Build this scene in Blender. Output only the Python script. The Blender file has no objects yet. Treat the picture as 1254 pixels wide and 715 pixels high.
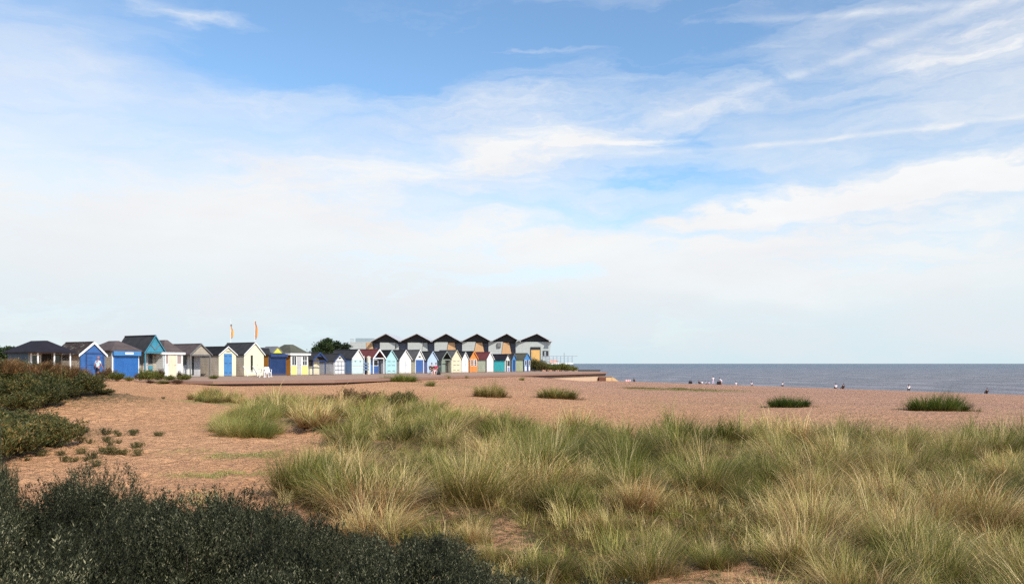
import bpy, math, random
import numpy as np
from mathutils import Vector, Matrix
random.seed(7)
R = math.radians
S = bpy.context.scene
C = S.collection
EYE = 4.8            # eye height above the sea, metres
F = 1000.0           # focal length in pixels of the 1254 px wide photograph
PZ = 3.65            # promenade level

# ------------------------------------------------------------------ helpers
def U(px): return (px - 627.0) / F
def X(px, Y): return U(px) * Y
def Z(py, Y): return EYE + (445.0 - py) / F * Y
def sm(a, b, x):
    t = np.clip((x - a) / (b - a), 0, 1); return t * t * (3 - 2 * t)

def tag(o, label=None, cat=None, group=None, kind=None):
    if label: o['label'] = label
    if cat: o['category'] = cat
    if group: o['group'] = group
    if kind: o['kind'] = kind
    return o
def empty(name, loc=(0, 0, 0), rz=0.0):
    o = bpy.data.objects.new(name, None); C.objects.link(o)
    o.location = loc; o.rotation_euler = (0, 0, rz); o.empty_display_size = .2
    return o
def link(name, me, m, parent=None):
    o = bpy.data.objects.new(name, me); C.objects.link(o)
    if m is not None and not me.materials: me.materials.append(m)
    if parent: o.parent = parent
    return o
def copy_tree(o, parent=None):
    c = o.copy(); C.objects.link(c); c.parent = parent
    for ch in list(o.children): copy_tree(ch, c)
    return c

class MB:
    def __init__(s): s.v = []; s.f = []
    def add(s, vs, fs):
        b = len(s.v); s.v += [tuple(v) for v in vs]; s.f += [tuple(b + i for i in f) for f in fs]; return s
    def box(s, x0, x1, y0, y1, z0, z1):
        return s.add([(x0,y0,z0),(x1,y0,z0),(x1,y1,z0),(x0,y1,z0),(x0,y0,z1),(x1,y0,z1),(x1,y1,z1),(x0,y1,z1)],
                     [(0,3,2,1),(4,5,6,7),(0,1,5,4),(1,2,6,5),(2,3,7,6),(3,0,4,7)])
    def prism(s, poly, y0, y1):                     # polygon in x,z (counter-clockwise seen from -y) extruded along y
        n = len(poly)
        vs = [(x, y0, z) for x, z in poly] + [(x, y1, z) for x, z in poly]
        fs = [tuple(range(n)), tuple(range(2*n-1, n-1, -1))]
        fs += [((i+1) % n, i, n+i, n+(i+1) % n) for i in range(n)]
        return s.add(vs, fs)
    def slab(s, poly, z0, z1):                      # polygon in x,y (counter-clockwise from above) extruded along z
        n = len(poly)
        vs = [(x, y, z0) for x, y in poly] + [(x, y, z1) for x, y in poly]
        fs = [tuple(range(n-1, -1, -1)), tuple(range(n, 2*n))]
        fs += [(i, (i+1) % n, n+(i+1) % n, n+i) for i in range(n)]
        return s.add(vs, fs)
    def hexa(s, b, t):                              # bottom quad and top quad
        return s.add(list(b)+list(t), [(0,3,2,1),(4,5,6,7),(0,1,5,4),(1,2,6,5),(2,3,7,6),(3,0,4,7)])
    def tube(s, a, b, r0, r1=None, n=8, cap=True):
        a = Vector(a); b = Vector(b); r1 = r0 if r1 is None else r1
        d = (b - a).normalized(); p = d.orthogonal().normalized(); q = d.cross(p)
        vs = []
        for c, r in ((a, r0), (b, r1)):
            for i in range(n):
                t = 2*math.pi*i/n; vs.append(c + (p*math.cos(t) + q*math.sin(t)) * r)
        fs = [(i, (i+1) % n, n+(i+1) % n, n+i) for i in range(n)]
        if cap: fs += [tuple(range(n-1, -1, -1)), tuple(range(n, 2*n))]
        return s.add(vs, fs)
    def bar(s, a, b, w, h):                         # square bar between two points
        a = Vector(a); b = Vector(b); d = (b-a).normalized()
        up = Vector((0,0,1)) if abs(d.z) < .95 else Vector((0,1,0))
        p = d.cross(up).normalized() * w/2; q = p.cross(d).normalized() * h/2
        vs = [a-p-q, a+p-q, a+p+q, a-p+q, b-p-q, b+p-q, b+p+q, b-p+q]
        return s.add(vs, [(0,1,2,3),(7,6,5,4),(0,4,5,1),(1,5,6,2),(2,6,7,3),(3,7,4,0)])
    def mesh(s, name):
        me = bpy.data.meshes.new(name); me.from_pydata(s.v, [], s.f); me.validate(); me.update(); return me
    def build(s, name, m, parent=None, bevel=0.0, smooth=False):
        me = s.mesh(name)
        if smooth:
            for p in me.polygons: p.use_smooth = True
        o = link(name, me, m, parent)
        if bevel:
            b = o.modifiers.new('bevel', 'BEVEL'); b.width = bevel; b.segments = 2; b.limit_method = 'ANGLE'
        return o

# value noise in numpy
def _h(ix, iy, s):
    v = np.sin(ix * 127.1 + iy * 311.7 + s * 74.7) * 43758.5453
    return v - np.floor(v)
def vn(x, y, s=0):
    ix = np.floor(x); iy = np.floor(y); fx = x - ix; fy = y - iy
    fx = fx*fx*(3-2*fx); fy = fy*fy*(3-2*fy)
    a = _h(ix, iy, s); b = _h(ix+1, iy, s); c = _h(ix, iy+1, s); d = _h(ix+1, iy+1, s)
    return (a*(1-fx)+b*fx)*(1-fy) + (c*(1-fx)+d*fx)*fy
def fbm(x, y, s=0, o=4):
    t = 0; a = .5; n = 0
    for i in range(o):
        t = t + a*vn(x*2**i, y*2**i, s+i*3); n += a; a *= .5
    return t / n

# ------------------------------------------------------------------ materials
MATS = {}
class NT:
    def __init__(s, name):
        s.m = bpy.data.materials.new(name); s.m.use_nodes = True; s.t = s.m.node_tree
        s.p = s.t.nodes['Principled BSDF']; s.out = s.t.nodes['Material Output']
    def n(s, typ, **kw):
        o = s.t.nodes.new(typ)
        for k, v in kw.items():
            if k.startswith('i_'):
                key = k[2:].replace('_', ' ')
                o.inputs[key].default_value = v
            else: setattr(o, k, v)
        return o
    def l(s, a, b): s.t.links.new(a, b)
    def math(s, op, a, b=None, clamp=False):
        o = s.t.nodes.new('ShaderNodeMath'); o.operation = op; o.use_clamp = clamp
        for i, v in enumerate((a, b)):
            if v is None: continue
            if isinstance(v, (int, float)): o.inputs[i].default_value = v
            else: s.l(v, o.inputs[i])
        return o.outputs[0]
    def mix(s, fac, a, b, blend='MIX'):
        o = s.t.nodes.new('ShaderNodeMix'); o.data_type = 'RGBA'; o.blend_type = blend
        for i, v in ((0, fac), (6, a), (7, b)):
            if isinstance(v, (int, float)): o.inputs[i].default_value = v
            elif isinstance(v, tuple): o.inputs[i].default_value = (v[0], v[1], v[2], 1)
            else: s.l(v, o.inputs[i])
        return o.outputs[2]
    def ramp(s, fac, stops):
        o = s.t.nodes.new('ShaderNodeValToRGB'); e = o.color_ramp.elements
        while len(e) < len(stops): e.new(.5)
        for i, (p, c) in enumerate(stops):
            e[i].position = p; e[i].color = (c[0], c[1], c[2], 1) if isinstance(c, tuple) else (c, c, c, 1)
        s.l(fac, o.inputs[0]); return o.outputs[0]
    def noise(s, vec, scale, detail=4, rough=.55, dist=0):
        o = s.n('ShaderNodeTexNoise'); o.inputs['Scale'].default_value = scale
        o.inputs['Detail'].default_value = detail; o.inputs['Roughness'].default_value = rough
        o.inputs['Distortion'].default_value = dist
        if vec is not None: s.l(vec, o.inputs['Vector'])
        return o.outputs['Fac']
    def bump(s, h, strength, dist, normal=None):
        o = s.n('ShaderNodeBump'); o.inputs['Strength'].default_value = strength; o.inputs['Distance'].default_value = dist
        s.l(h, o.inputs['Height'])
        if normal is not None: s.l(normal, o.inputs['Normal'])
        return o.outputs[0]

def srgb(r, g, b):
    f = lambda c: (c/255/12.92 if c/255 <= .04045 else ((c/255+.055)/1.055)**2.4)
    return (f(r), f(g), f(b))

def paint(name, col, rough=.55, boards='h', wear=.18, pitch=.14, metal=0, dirt=True):
    """painted or weathered boards, render or metal sheet"""
    if name in MATS: return MATS[name]
    k = NT(name); tc = k.n('ShaderNodeTexCoord').outputs['Object']
    sep = k.n('ShaderNodeSeparateXYZ'); k.l(tc, sep.inputs[0])
    mp = k.n('ShaderNodeMapping'); mp.inputs['Scale'].default_value = (1, 1, .35); k.l(tc, mp.inputs[0])
    n1 = k.noise(mp.outputs[0], 3.1, 5, .6); n2 = k.noise(tc, 22, 3, .6)
    dark = tuple(c*(1-wear*1.6) for c in col); lite = tuple(min(.92, c*(1+wear*.4)+.01) for c in col)
    c = k.mix(k.ramp(n1, [(.3, 0.0), (.7, 1.0)]), dark, lite)
    if dirt:                                        # sand and salt blown against the foot of the boards
        d = k.ramp(k.math('ADD', k.math('MULTIPLY', sep.outputs[2], 1.6), k.math('MULTIPLY', n2, .5)), [(.25, 1.0), (.75, 0.0)])
        c = k.mix(k.math('MULTIPLY', d, .38), c, (.30, .20, .13))
    k.l(c, k.p.inputs['Base Color']); k.p.inputs['Roughness'].default_value = rough; k.p.inputs['Metallic'].default_value = metal
    if boards:
        ax = sep.outputs[2] if boards == 'h' else k.math('ADD', sep.outputs[0], sep.outputs[1])
        fr = k.math('FRACT', k.math('DIVIDE', ax, pitch))
        b = k.bump(k.ramp(fr, [(0, 0.0), (.09, 1.0), (.9, .55), (1, 0.0)]), .9, .015)
        b = k.bump(n2, .25, .004, b)
    else: b = k.bump(n2, .3, .004)
    k.l(b, k.p.inputs['Normal'])
    MATS[name] = k.m; return k.m

def roofing(name, a, b, moss=None, rough=.9):
    if name in MATS: return MATS[name]
    k = NT(name); tc = k.n('ShaderNodeTexCoord').outputs['Object']
    n1 = k.noise(tc, 2.2, 5, .65); n2 = k.noise(tc, 30, 3, .6)
    c = k.mix(k.ramp(n1, [(.35, 0.0), (.68, 1.0)]), a, b)
    c = k.mix(k.math('MULTIPLY', n2, .35), c, tuple(x*.5 for x in a))
    if moss:
        c = k.mix(k.ramp(k.noise(tc, 3.7, 6, .7, .6), [(.55, 0.0), (.62, .8)]), c, moss)
    k.l(c, k.p.inputs['Base Color']); k.p.inputs['Roughness'].default_value = rough
    k.p.inputs['Specular IOR Level'].default_value = .25
    sep = k.n('ShaderNodeSeparateXYZ'); k.l(tc, sep.inputs[0])
    fr = k.math('FRACT', k.math('DIVIDE', sep.outputs[1], .55))
    bb = k.bump(k.ramp(fr, [(0, 0.0), (.05, 1.0)]), .5, .01); bb = k.bump(n2, .5, .008, bb)
    k.l(bb, k.p.inputs['Normal'])
    MATS[name] = k.m; return k.m

def plain(name, col, rough=.6, metal=0, var=.12, bump=.0, scale=8):
    if name in MATS: return MATS[name]
    k = NT(name); tc = k.n('ShaderNodeTexCoord').outputs['Object']
    n = k.noise(tc, scale, 5, .6)
    c = k.mix(n, tuple(x*(1-var) for x in col), tuple(min(.95, x*(1+var)) for x in col))
    k.l(c, k.p.inputs['Base Color']); k.p.inputs['Roughness'].default_value = rough; k.p.inputs['Metallic'].default_value = metal
    if bump: k.l(k.bump(n, .5, bump), k.p.inputs['Normal'])
    MATS[name] = k.m; return k.m

def glass(name='window_glass'):
    if name in MATS: return MATS[name]
    k = NT(name); tc = k.n('ShaderNodeTexCoord').outputs['Object']
    n = k.noise(tc, 1.5, 2)
    k.l(k.mix(n, (.012, .014, .018), (.05, .055, .06)), k.p.inputs['Base Color'])
    k.p.inputs['Roughness'].default_value = .08; k.p.inputs['Specular IOR Level'].default_value = .6
    k.l(k.bump(n, .1, .01), k.p.inputs['Normal'])
    MATS[name] = k.m; return k.m

def leafmat(name, cols, transl=.3, rough=.55, spec=.3, base=None, hscale=.4, tufts=False):
    """leaf or blade colours: one per blade, drifting a little from plant to plant"""
    k = NT(name); g = k.n('ShaderNodeNewGeometry'); oi = k.n('ShaderNodeObjectInfo')
    if tufts:
        tn = k.n('ShaderNodeAttribute', attribute_name='tone').outputs['Fac']
        r = k.math('ADD', k.math('ADD', k.math('MULTIPLY', tn, .62), k.math('MULTIPLY', g.outputs['Random Per Island'], .30)), k.math('MULTIPLY', k.math('SUBTRACT', oi.outputs['Random'], .35), .42), True)
    else: r = k.math('ADD', k.math('MULTIPLY', g.outputs['Random Per Island'], .78), k.math('MULTIPLY', oi.outputs['Random'], .22))
    c = k.ramp(r, cols)
    if base is not None:                            # old growth at the foot of the plant is straw brown
        tc = k.n('ShaderNodeTexCoord'); sep = k.n('ShaderNodeSeparateXYZ'); k.l(tc.outputs['Object'], sep.inputs[0])
        f = k.ramp(k.math('DIVIDE', sep.outputs[2], hscale), [(.05, 1.0), (.75, 0.0)])
        c = k.mix(k.math('MULTIPLY', f, .75), c, base)
    hv = k.n('ShaderNodeHueSaturation'); k.l(c, hv.inputs['Color'])
    k.l(k.math('ADD', .78, k.math('MULTIPLY', oi.outputs['Random'], .44)), hv.inputs['Value'])
    c = hv.outputs[0]
    k.l(c, k.p.inputs['Base Color']); k.p.inputs['Roughness'].default_value = rough
    k.p.inputs['Specular IOR Level'].default_value = spec
    if transl:
        t = k.n('ShaderNodeBsdfTranslucent'); k.l(c, t.inputs[0])
        mx = k.n('ShaderNodeMixShader'); mx.inputs[0].default_value = transl
        k.l(k.p.outputs[0], mx.inputs[1]); k.l(t.outputs[0], mx.inputs[2]); k.l(mx.outputs[0], k.out.inputs[0])
    MATS[name] = k.m; return k.m

# ------------------------------------------------------------------ the lie of the land
EDGE = [(-75, 47), (-30, 53), (-18.6, 51), (-12, 54), (-5, 72), (1, 83), (11.6, 103)]
ZONE = EDGE + [(12.1, 107), (13, 150), (-10, 220), (-200, 260), (-260, 40)]
def seg_dist(x, y, pts, closed=False):
    best = np.full(np.shape(x), 1e9)
    ps = pts + [pts[0]] if closed else pts
    for (ax, ay), (bx, by) in zip(ps[:-1], ps[1:]):
        dx, dy = bx-ax, by-ay
        t = np.clip(((x-ax)*dx + (y-ay)*dy) / (dx*dx+dy*dy), 0, 1)
        best = np.minimum(best, np.hypot(x-ax-t*dx, y-ay-t*dy))
    return best
def inside(x, y, pts):
    r = np.zeros(np.shape(x), bool); n = len(pts)
    for i in range(n):
        ax, ay = pts[i]; bx, by = pts[(i+1) % n]
        if ay == by: continue
        c = ((ay > y) != (by > y)) & (x < (bx-ax)*(y-ay)/(by-ay)+ax)
        r ^= c
    return r
def blob(x, y, cx, cy, rx, ry, a=0):
    ca, sa = math.cos(a), math.sin(a)
    u = (x-cx)*ca+(y-cy)*sa; v = -(x-cx)*sa+(y-cy)*ca
    return np.exp(-((u/rx)**2+(v/ry)**2))
def grass_field(x, y):
    """1 where the marram grows thick, seen from above"""
    x = np.asarray(x, float); y = np.asarray(y, float)
    u = x/np.maximum(y, 1)
    ymax = np.interp(u, [-.36, -.29, -.2, -.08, 0, .08, .14, .3, .7], [30, 36, 37, 33, 27, 24, 22.5, 21.5, 21.0])
    xmin = np.interp(y, [5, 8, 11, 12.5, 15, 18, 21, 24, 26.5, 29, 37], [.2, -.9, -2.5, -3.3, -3.9, -3.9, -3.9, -5.2, -8.0, -9.6, -12.0])
    n = (fbm(x*.6, y*.6, 11)-.5)*2.2
    a = sm(-.7, .7, ymax-y+n) * sm(-.5, .5, x-xmin+n*.4)
    return a
def zt(x, y):
    x = np.asarray(x, float); y = np.asarray(y, float)
    d = (x-78)*-.894 + (y-125)*-.447
    b = .036*d; k = .35
    z = -np.log(np.exp(-np.clip(b, -3, 50)/k) + math.exp(-2.6/k)) * k
    far = np.hypot(x, y) > 400
    e = seg_dist(x, y, EDGE); zin = inside(x, y, ZONE); ez = seg_dist(x, y, ZONE, True)
    edge_z = 3.38 + .12*sm(-12.5, -6.5, x) + .14*sm(-17, -21, x) - .85*sm(0, 10.5, x)
    rise = np.clip(edge_z - z, 0, None) * np.exp(-(e/13.0)**1.25) * (1 - sm(11.5, 22, x))
    z = np.where(zin, z + np.clip(edge_z-z, 0, None), z + rise)
    z = np.where(zin, z + (3.6 - z)*sm(.6, 2.5, ez), z)
    z = np.where(zin & (x < -21.5), np.maximum(z, 3.4), z)
    # low dunes
    g = grass_field(x, y)
    z = z + g*(.10+.5*(fbm(x*.35, y*.35, 3)-.4))*np.clip((45-y)/20, 0, 1)*sm(-2, 6, y)
    z = z + 1.35*blob(x, y, -21.5, 32.5, 7.5, 5.2, -.1)*(~zin | (y < 52)) + .45*blob(x, y, -15.5, 21.5, 5.0, 3.4)
    z = z + .10*(fbm(x*.25, y*.25, 5, 3)-.5)*sm(0, 20, 60-y)
    near = np.clip(1-np.hypot(x, y)/60, 0, 1)
    z = z + near*.05*(fbm(x*2.3, y*2.3, 8, 3)-.5)
    # trodden sand of the path: shallow footprints and two wheel tracks
    pth = near*(1-g)*(~zin)
    z = z - pth*.06*sm(.5, .72, vn(x*3.1, y*2.3, 21)) - pth*.035*sm(.55, .7, vn(x*5.3, y*4.1, 22))
    for off in (0, .62):
        cx = -6.1 - off - .23*(y-15) + .35*np.sin(y*.32)
        z = z - pth*.03*np.exp(-((x-cx)/.09)**2)*sm(12, 14, y)
    return z
def zt1(x, y): return float(zt(np.array([x]), np.array([y]))[0])

def make_ground():
    ang = np.concatenate([np.linspace(-180, -46, 48, endpoint=False), np.linspace(-46, 46, 460), np.linspace(46, 180, 48, endpoint=False)[1:]])
    rad = np.concatenate([[0.01, 1.2, 2.4], np.geomspace(3.2, 45, 250), np.geomspace(45.8, 260, 110)[0:], np.geomspace(285, 30000, 28)])
    A, Rr = np.meshgrid(np.radians(ang), rad)
    x = Rr*np.sin(A); y = Rr*np.cos(A); z = zt(x, y)
    nA = len(ang); nR = len(rad)
    v = np.stack([x, y, z], -1).reshape(-1, 3)
    i = np.arange(nR-1)[:, None]*nA; j = np.arange(nA)[None, :]; j2 = (j+1) % nA
    q = np.stack([i+j, i+j2, i+nA+j2, i+nA+j], -1).reshape(-1, 4)
    me = bpy.data.meshes.new('ground')
    me.vertices.add(len(v)); me.vertices.foreach_set('co', v.ravel())
    me.loops.add(q.size); me.loops.foreach_set('vertex_index', q[:, ::-1].ravel())
    me.polygons.add(len(q)); me.polygons.foreach_set('loop_start', np.arange(0, q.size, 4)); me.polygons.foreach_set('loop_total', np.full(len(q), 4))
    me.update(); me.validate()
    me.polygons.foreach_set('use_smooth', np.ones(len(q), bool))
    cover = grass_field(x, y)*np.clip(.55+.9*(fbm(x*.9, y*.9, 31)-.35), 0, 1)*(1-.50*sm(.44, .30, fbm(x*.55, y*.55, 77, 3)))
    # thin green growth on the sand: path side, the beach patch, under the shrubs
    thin = (.9*blob(x, y, 15.2, 72, 5.5, 5.5) + .35*blob(x, y, 18, 68, 4, 3)+ .75*blob(x, y, -8.2, 31, 2.6, 6) + .8*blob(x, y, -6.6, 19.5, 1.6, .9)
            + .6*blob(x, y, -5.7, 16.2, 1.4, .5) + .8*blob(x, y, -13.2, 38, 3, 3) + .5*blob(x, y, -4, 58, 6, 3) + .35*blob(x, y, 10, 45, 14, 5))
    thin = thin*np.clip(1.6*fbm(x*1.3, y*.8, 33)-.1, 0, 1)
    lit = 1.0*blob(x, y, -21.5, 32.5, 7, 5) + .9*blob(x, y, -15.5, 21.5, 4.6, 3.2)
    cover = np.clip(np.maximum(cover, lit), 0, 1)
    for nm, arr in (('cover', cover), ('thin', np.clip(thin, 0, 1))):
        at = me.attributes.new(nm, 'FLOAT', 'POINT'); at.data.foreach_set('value', arr.ravel().astype(np.float32))
    k = NT('sand'); geo = k.n('ShaderNodeNewGeometry'); P = geo.outputs['Position']
    sep = k.n('ShaderNodeSeparateXYZ'); k.l(P, sep.inputs[0])
    big = k.noise(P, .12, 5, .6); mid = k.noise(P, 1.4, 5, .65); fine = k.noise(P, 38, 4, .7); grain = k.noise(P, 240, 2, .6)
    col = k.mix(k.ramp(big, [(.35, 0.0), (.65, 1.0)]), (.69, .345, .160), (.79, .42, .21))
    col = k.mix(k.ramp(mid, [(.35, .45), (.6, 0.0)]), col, (.54, .275, .145))
    # pinker shingle-strewn sand towards the sea
    beach = k.ramp(k.math('DIVIDE', k.math('ADD', sep.outputs[0], k.math('MULTIPLY', sep.outputs[1], .45)), 60), [(.25, 0.0), (.75, 1.0)])
    col = k.mix(beach, col, k.mix(k.ramp(mid, [(.4, 0.0), (.6, 1.0)]), (.54, .285, .175), (.64, .36, .235)))
    band = k.n('ShaderNodeMapping'); band.inputs['Scale'].default_value = (.05, .35, 1); band.inputs['Rotation'].default_value = (0, 0, R(-8)); k.l(P, band.inputs[0])
    col = k.mix(k.math('MULTIPLY', k.ramp(k.noise(band.outputs[0], 1.0, 4, .6), [(.48, 0.0), (.62, .5)]), beach), col, (.42, .235, .18))
    col = k.mix(k.ramp(fine, [(.40, .34), (.52, 0.0)]), col, (.26, .135, .08))
    scuff = k.noise(P, 3.4, 3, .6, .4)
    col = k.mix(k.ramp(scuff, [(.36, .38), (.47, 0.0)]), col, (.40, .20, .10))
    vor = k.n('ShaderNodeTexVoronoi'); vor.inputs['Scale'].default_value = 5.5; k.l(P, vor.inputs['Vector'])
    peb = k.ramp(vor.outputs['Distance'], [(.06, 1.0), (.12, 0.0)])
    pc = k.mix(k.ramp(vor.outputs['Color'], [(.4, 0.0), (.6, 1.0)]), (.10, .06, .05), (.62, .5, .42))
    col = k.mix(k.math('MULTIPLY', peb, .7), col, pc)
    wet = k.ramp(sep.outputs[2], [(.06, .75), (.22, 0.0)])
    col = k.mix(wet, col, (.13, .085, .07))
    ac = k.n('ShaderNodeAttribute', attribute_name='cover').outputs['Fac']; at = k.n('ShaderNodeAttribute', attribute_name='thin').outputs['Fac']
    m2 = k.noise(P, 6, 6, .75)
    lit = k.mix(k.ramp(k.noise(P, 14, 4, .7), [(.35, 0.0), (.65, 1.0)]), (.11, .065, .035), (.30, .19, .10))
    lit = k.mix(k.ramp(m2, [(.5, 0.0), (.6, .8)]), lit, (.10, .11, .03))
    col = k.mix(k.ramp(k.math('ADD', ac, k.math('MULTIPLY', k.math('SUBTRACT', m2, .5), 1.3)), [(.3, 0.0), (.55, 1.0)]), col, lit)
    grn = k.mix(m2, (.27, .225, .075), (.36, .27, .11))
    col = k.mix(k.ramp(k.math('ADD', at, k.math('MULTIPLY', k.math('SUBTRACT', m2, .5), 1.2)), [(.2, 0.0), (.6, .85)]), col, grn)
    k.l(col, k.p.inputs['Base Color']); k.p.inputs['Roughness'].default_value = .95; k.p.inputs['Specular IOR Level'].default_value = .15
    b = k.bump(k.ramp(k.noise(P, 4.2, 3, .55), [(.35, 0.0), (.6, 1.0)]), 1.0, .13); b = k.bump(k.ramp(vor.outputs['Distance'], [(0, 1.0), (.2, 0.0)]), .4, .02, b)
    b = k.bump(fine, 1.0, .035, b); b = k.bump(grain, .5, .004, b)
    k.l(b, k.p.inputs['Normal'])
    tag(link('ground', me, k.m), kind='structure')
make_ground()

def make_sea():
    k = NT('sea_water'); geo = k.n('ShaderNodeNewGeometry'); P = geo.outputs['Position']
    mp = k.n('ShaderNodeMapping'); mp.inputs['Scale'].default_value = (1.0, .45, 1); mp.inputs['Rotation'].default_value = (0, 0, R(-14)); k.l(P, mp.inputs[0])
    w1 = k.noise(mp.outputs[0], .10, 9, .74); w2 = k.noise(mp.outputs[0], .09, 4, .6); w3 = k.noise(mp.outputs[0], 2.2, 4, .6)
    dist = k.n('ShaderNodeVectorMath', operation='LENGTH'); k.l(P, dist.inputs[0])
    far = k.ramp(k.math('DIVIDE', dist.outputs['Value'], 1500), [(.14, 0.0), (.8, 1.0)])
    col = k.mix(far, (.19, .165, .165), (.055, .12, .16))     # silt stirred up inshore, clearer water offshore
    col = k.mix(k.ramp(w1, [(.42, .9), (.56, 0.0)]), col, k.mix(.6, col, (.05, .055, .07)))
    col = k.mix(k.ramp(w1, [(.5, 0.0), (.66, .8)]), col, (.30, .285, .30))  # wave highlights painted as pale crests, with dark troughs just above
    col = k.mix(k.ramp(w2, [(.4, .0), (.62, .4)]), col, (.17, .13, .13))
    sw = k.n('ShaderNodeSeparateXYZ'); k.l(P, sw.inputs[0])
    shore = k.math('ADD', k.math('MULTIPLY', k.math('SUBTRACT', sw.outputs[0], 78), .894), k.math('MULTIPLY', k.math('SUBTRACT', sw.outputs[1], 125), .447))
    foam = k.math('MULTIPLY', k.ramp(k.math('DIVIDE', shore, 12), [(.0, 1.0), (.9, 0.0)]), k.ramp(w3, [(.58, 0.0), (.66, 1.0)]))
    col = k.mix(k.math('MULTIPLY', foam, .6), col, (.55, .52, .5))
    k.l(col, k.p.inputs['Base Color']); k.p.inputs['Roughness'].default_value = .38; k.p.inputs['Specular IOR Level'].default_value = .32
    b = k.bump(w1, 1, 1.1); b = k.bump(w3, 1, .25, b); b = k.bump(w2, .8, 2.5, b); k.l(b, k.p.inputs['Normal'])
    mb = MB()
    xs = [-30000, -3000, -400, 0, 60, 150, 400, 3000, 30000]; ys = [-30000, -3000, -300, 0, 100, 250, 700, 3000, 30000]
    vs = [(x, y, 0) for y in ys for x in xs]; n = len(xs)
    mb.add(vs, [(j*n+i, j*n+i+1, (j+1)*n+i+1, (j+1)*n+i) for j in range(len(ys)-1) for i in range(n-1)])
    tag(mb.build('sea', k.m), kind='structure')
make_sea()

# ------------------------------------------------------------------ promenade and sea wall
conc = plain('promenade_tarmac', (.36, .215, .135), .9, var=.2, bump=.01, scale=2.5)
tan_c = plain('sea_wall_render', (.50, .35, .23), .85, var=.18, bump=.01, scale=3)
cop = plain('coping_stone', (.25, .14, .10), .85, var=.15, bump=.01, scale=4)
coping_shadow = plain('coping_shadow_paint', (.045, .025, .018), .9, var=.25, bump=.01, scale=3)  # near-black colour that paints the shadow under the coping
PE = [(-22.5, 52.2)] + EDGE[2:]
slab = [(-25, 54.0)] + PE + [(12.1, 107), (12.6, 146), (-40, 146), (-40, 75), (-25.5, 62)]
tag(MB().slab(slab, 1.2, PZ).build('promenade', conc), kind='structure')
def strip(pts, off0, off1, z0, z1):
    """a band along a polyline between two sideways offsets (positive = seaward, right of travel)"""
    P = [Vector((a, b, 0)) for a, b in pts]; ns = []
    for i in range(len(P)):
        a = P[max(i-1, 0)]; b = P[min(i+1, len(P)-1)]; d = (b-a).normalized(); ns.append(Vector((d.y, -d.x, 0)))
    mb = MB(); vs = []
    for p, nrm in zip(P, ns):
        for o, z in ((off0, z0), (off1, z0), (off1, z1), (off0, z1)):
            q = p+nrm*o; vs.append((q.x, q.y, z))
    fs = [(3, 2, 1, 0), tuple(len(vs)-4+i for i in range(4))]
    for i in range(len(P)-1):
        for j in range(4):
            fs.append((i*4+j, i*4+(j+1) % 4, (i+1)*4+(j+1) % 4, (i+1)*4+j))
    return mb.add(vs, fs)
w = empty('sea_wall', (-12, 54, 0)); inv = Vector((12, -54, 0))
def at_root(o, root): o.matrix_parent_inverse = Matrix.Translation(-Vector(root.location)); return o
at_root(strip(PE + [(11.9, 105.4)], .004, .10, 1.5, PZ-.17).build('wall', tan_c, w), w)
at_root(strip(PE + [(12.0, 105.9)], -.45, .34, PZ-.13, PZ+.05).build('coping', cop, w), w)
at_root(strip(PE[4:] + [(11.9, 105.4)], .12, .22, PZ-.36, PZ-.15).build('shadow_strip', coping_shadow, w), w)  # dark strips added along the wall as the coping's painted shadow
at_root(strip(PE[:5], .12, .20, 2.6, PZ-.15).build('shadow_strip', coping_shadow, w), w)
tag(w, 'long low sea wall with brown coping along the edge of the promenade', 'sea wall')
# end of the wall: rust brown block, pale block, pale steps
rust = plain('rusty_steel', (.16, .06, .035), .8, var=.35, bump=.01, scale=6)
straw_c = plain('yellow_concrete', (.60, .40, .20), .85, var=.15, bump=.01, scale=5)
def nb(name, px0, px1, y0, y1, Y, depth, m, label, cat, extra=None):
    x0, x1 = X(px0, Y), X(px1, Y); z1 = Z(y0, Y); z0 = Z(y1, Y)-.5
    o = empty(name, ((x0+x1)/2, Y, z0)); mb = MB(); hw = (x1-x0)/2
    mb.box(-hw, hw, 0, depth, 0, z1-z0).build('body', m, o, bevel=.02)
    if extra: extra(o, hw, z1-z0, depth)
    return tag(o, label, cat)
def rustx(o, hw, h, d):
    mb = MB()
    for i in range(4): mb.box(-hw-.01, hw+.01, -.03, 0, .5+i*.14, .54+i*.14)
    mb.build('rib', rust, o)
nb('steel_box', 733.6, 741.4, 461.3, 467.4, 100.5, .8, rust, 'dark rust brown steel box at the seaward end of the sea wall', 'box', rustx)
def palex(o, hw, h, d): MB().box(-hw-.04, hw+.04, -.05, d+.05, h, h+.06).build('cap', cop, o)
nb('concrete_block', 742, 749.2, 461.6, 467.6, 101.5, 1.0, straw_c, 'square tan concrete block between the rusty box and the steps', 'block', palex)
st = empty('beach_steps', (X(749.6, 102.5), 102.5, 2.0)); mb = MB()
for i in range(6): mb.box(i*.15, i*.15+.16 if i < 5 else .95, 0, 1.6, 0, Z(461.9+i*.95, 102.5)-2.0)
mb.build('treads', straw_c, st, bevel=.01)
mb = MB(); mb.bar((0, 1.55, .95), (.9, 1.55, .45), .05, .05); mb.bar((0.02, 1.55, .3), (.02, 1.55, .97), .05, .05); mb.bar((.88, 1.55, 0), (.88, 1.55, .47), .05, .05)
mb.build('handrail', plain('grey_metal', (.35, .36, .37), .45, .6), st)
tag(st, 'pale concrete steps dropping to the sand past the end of the sea wall', 'steps')

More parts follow.
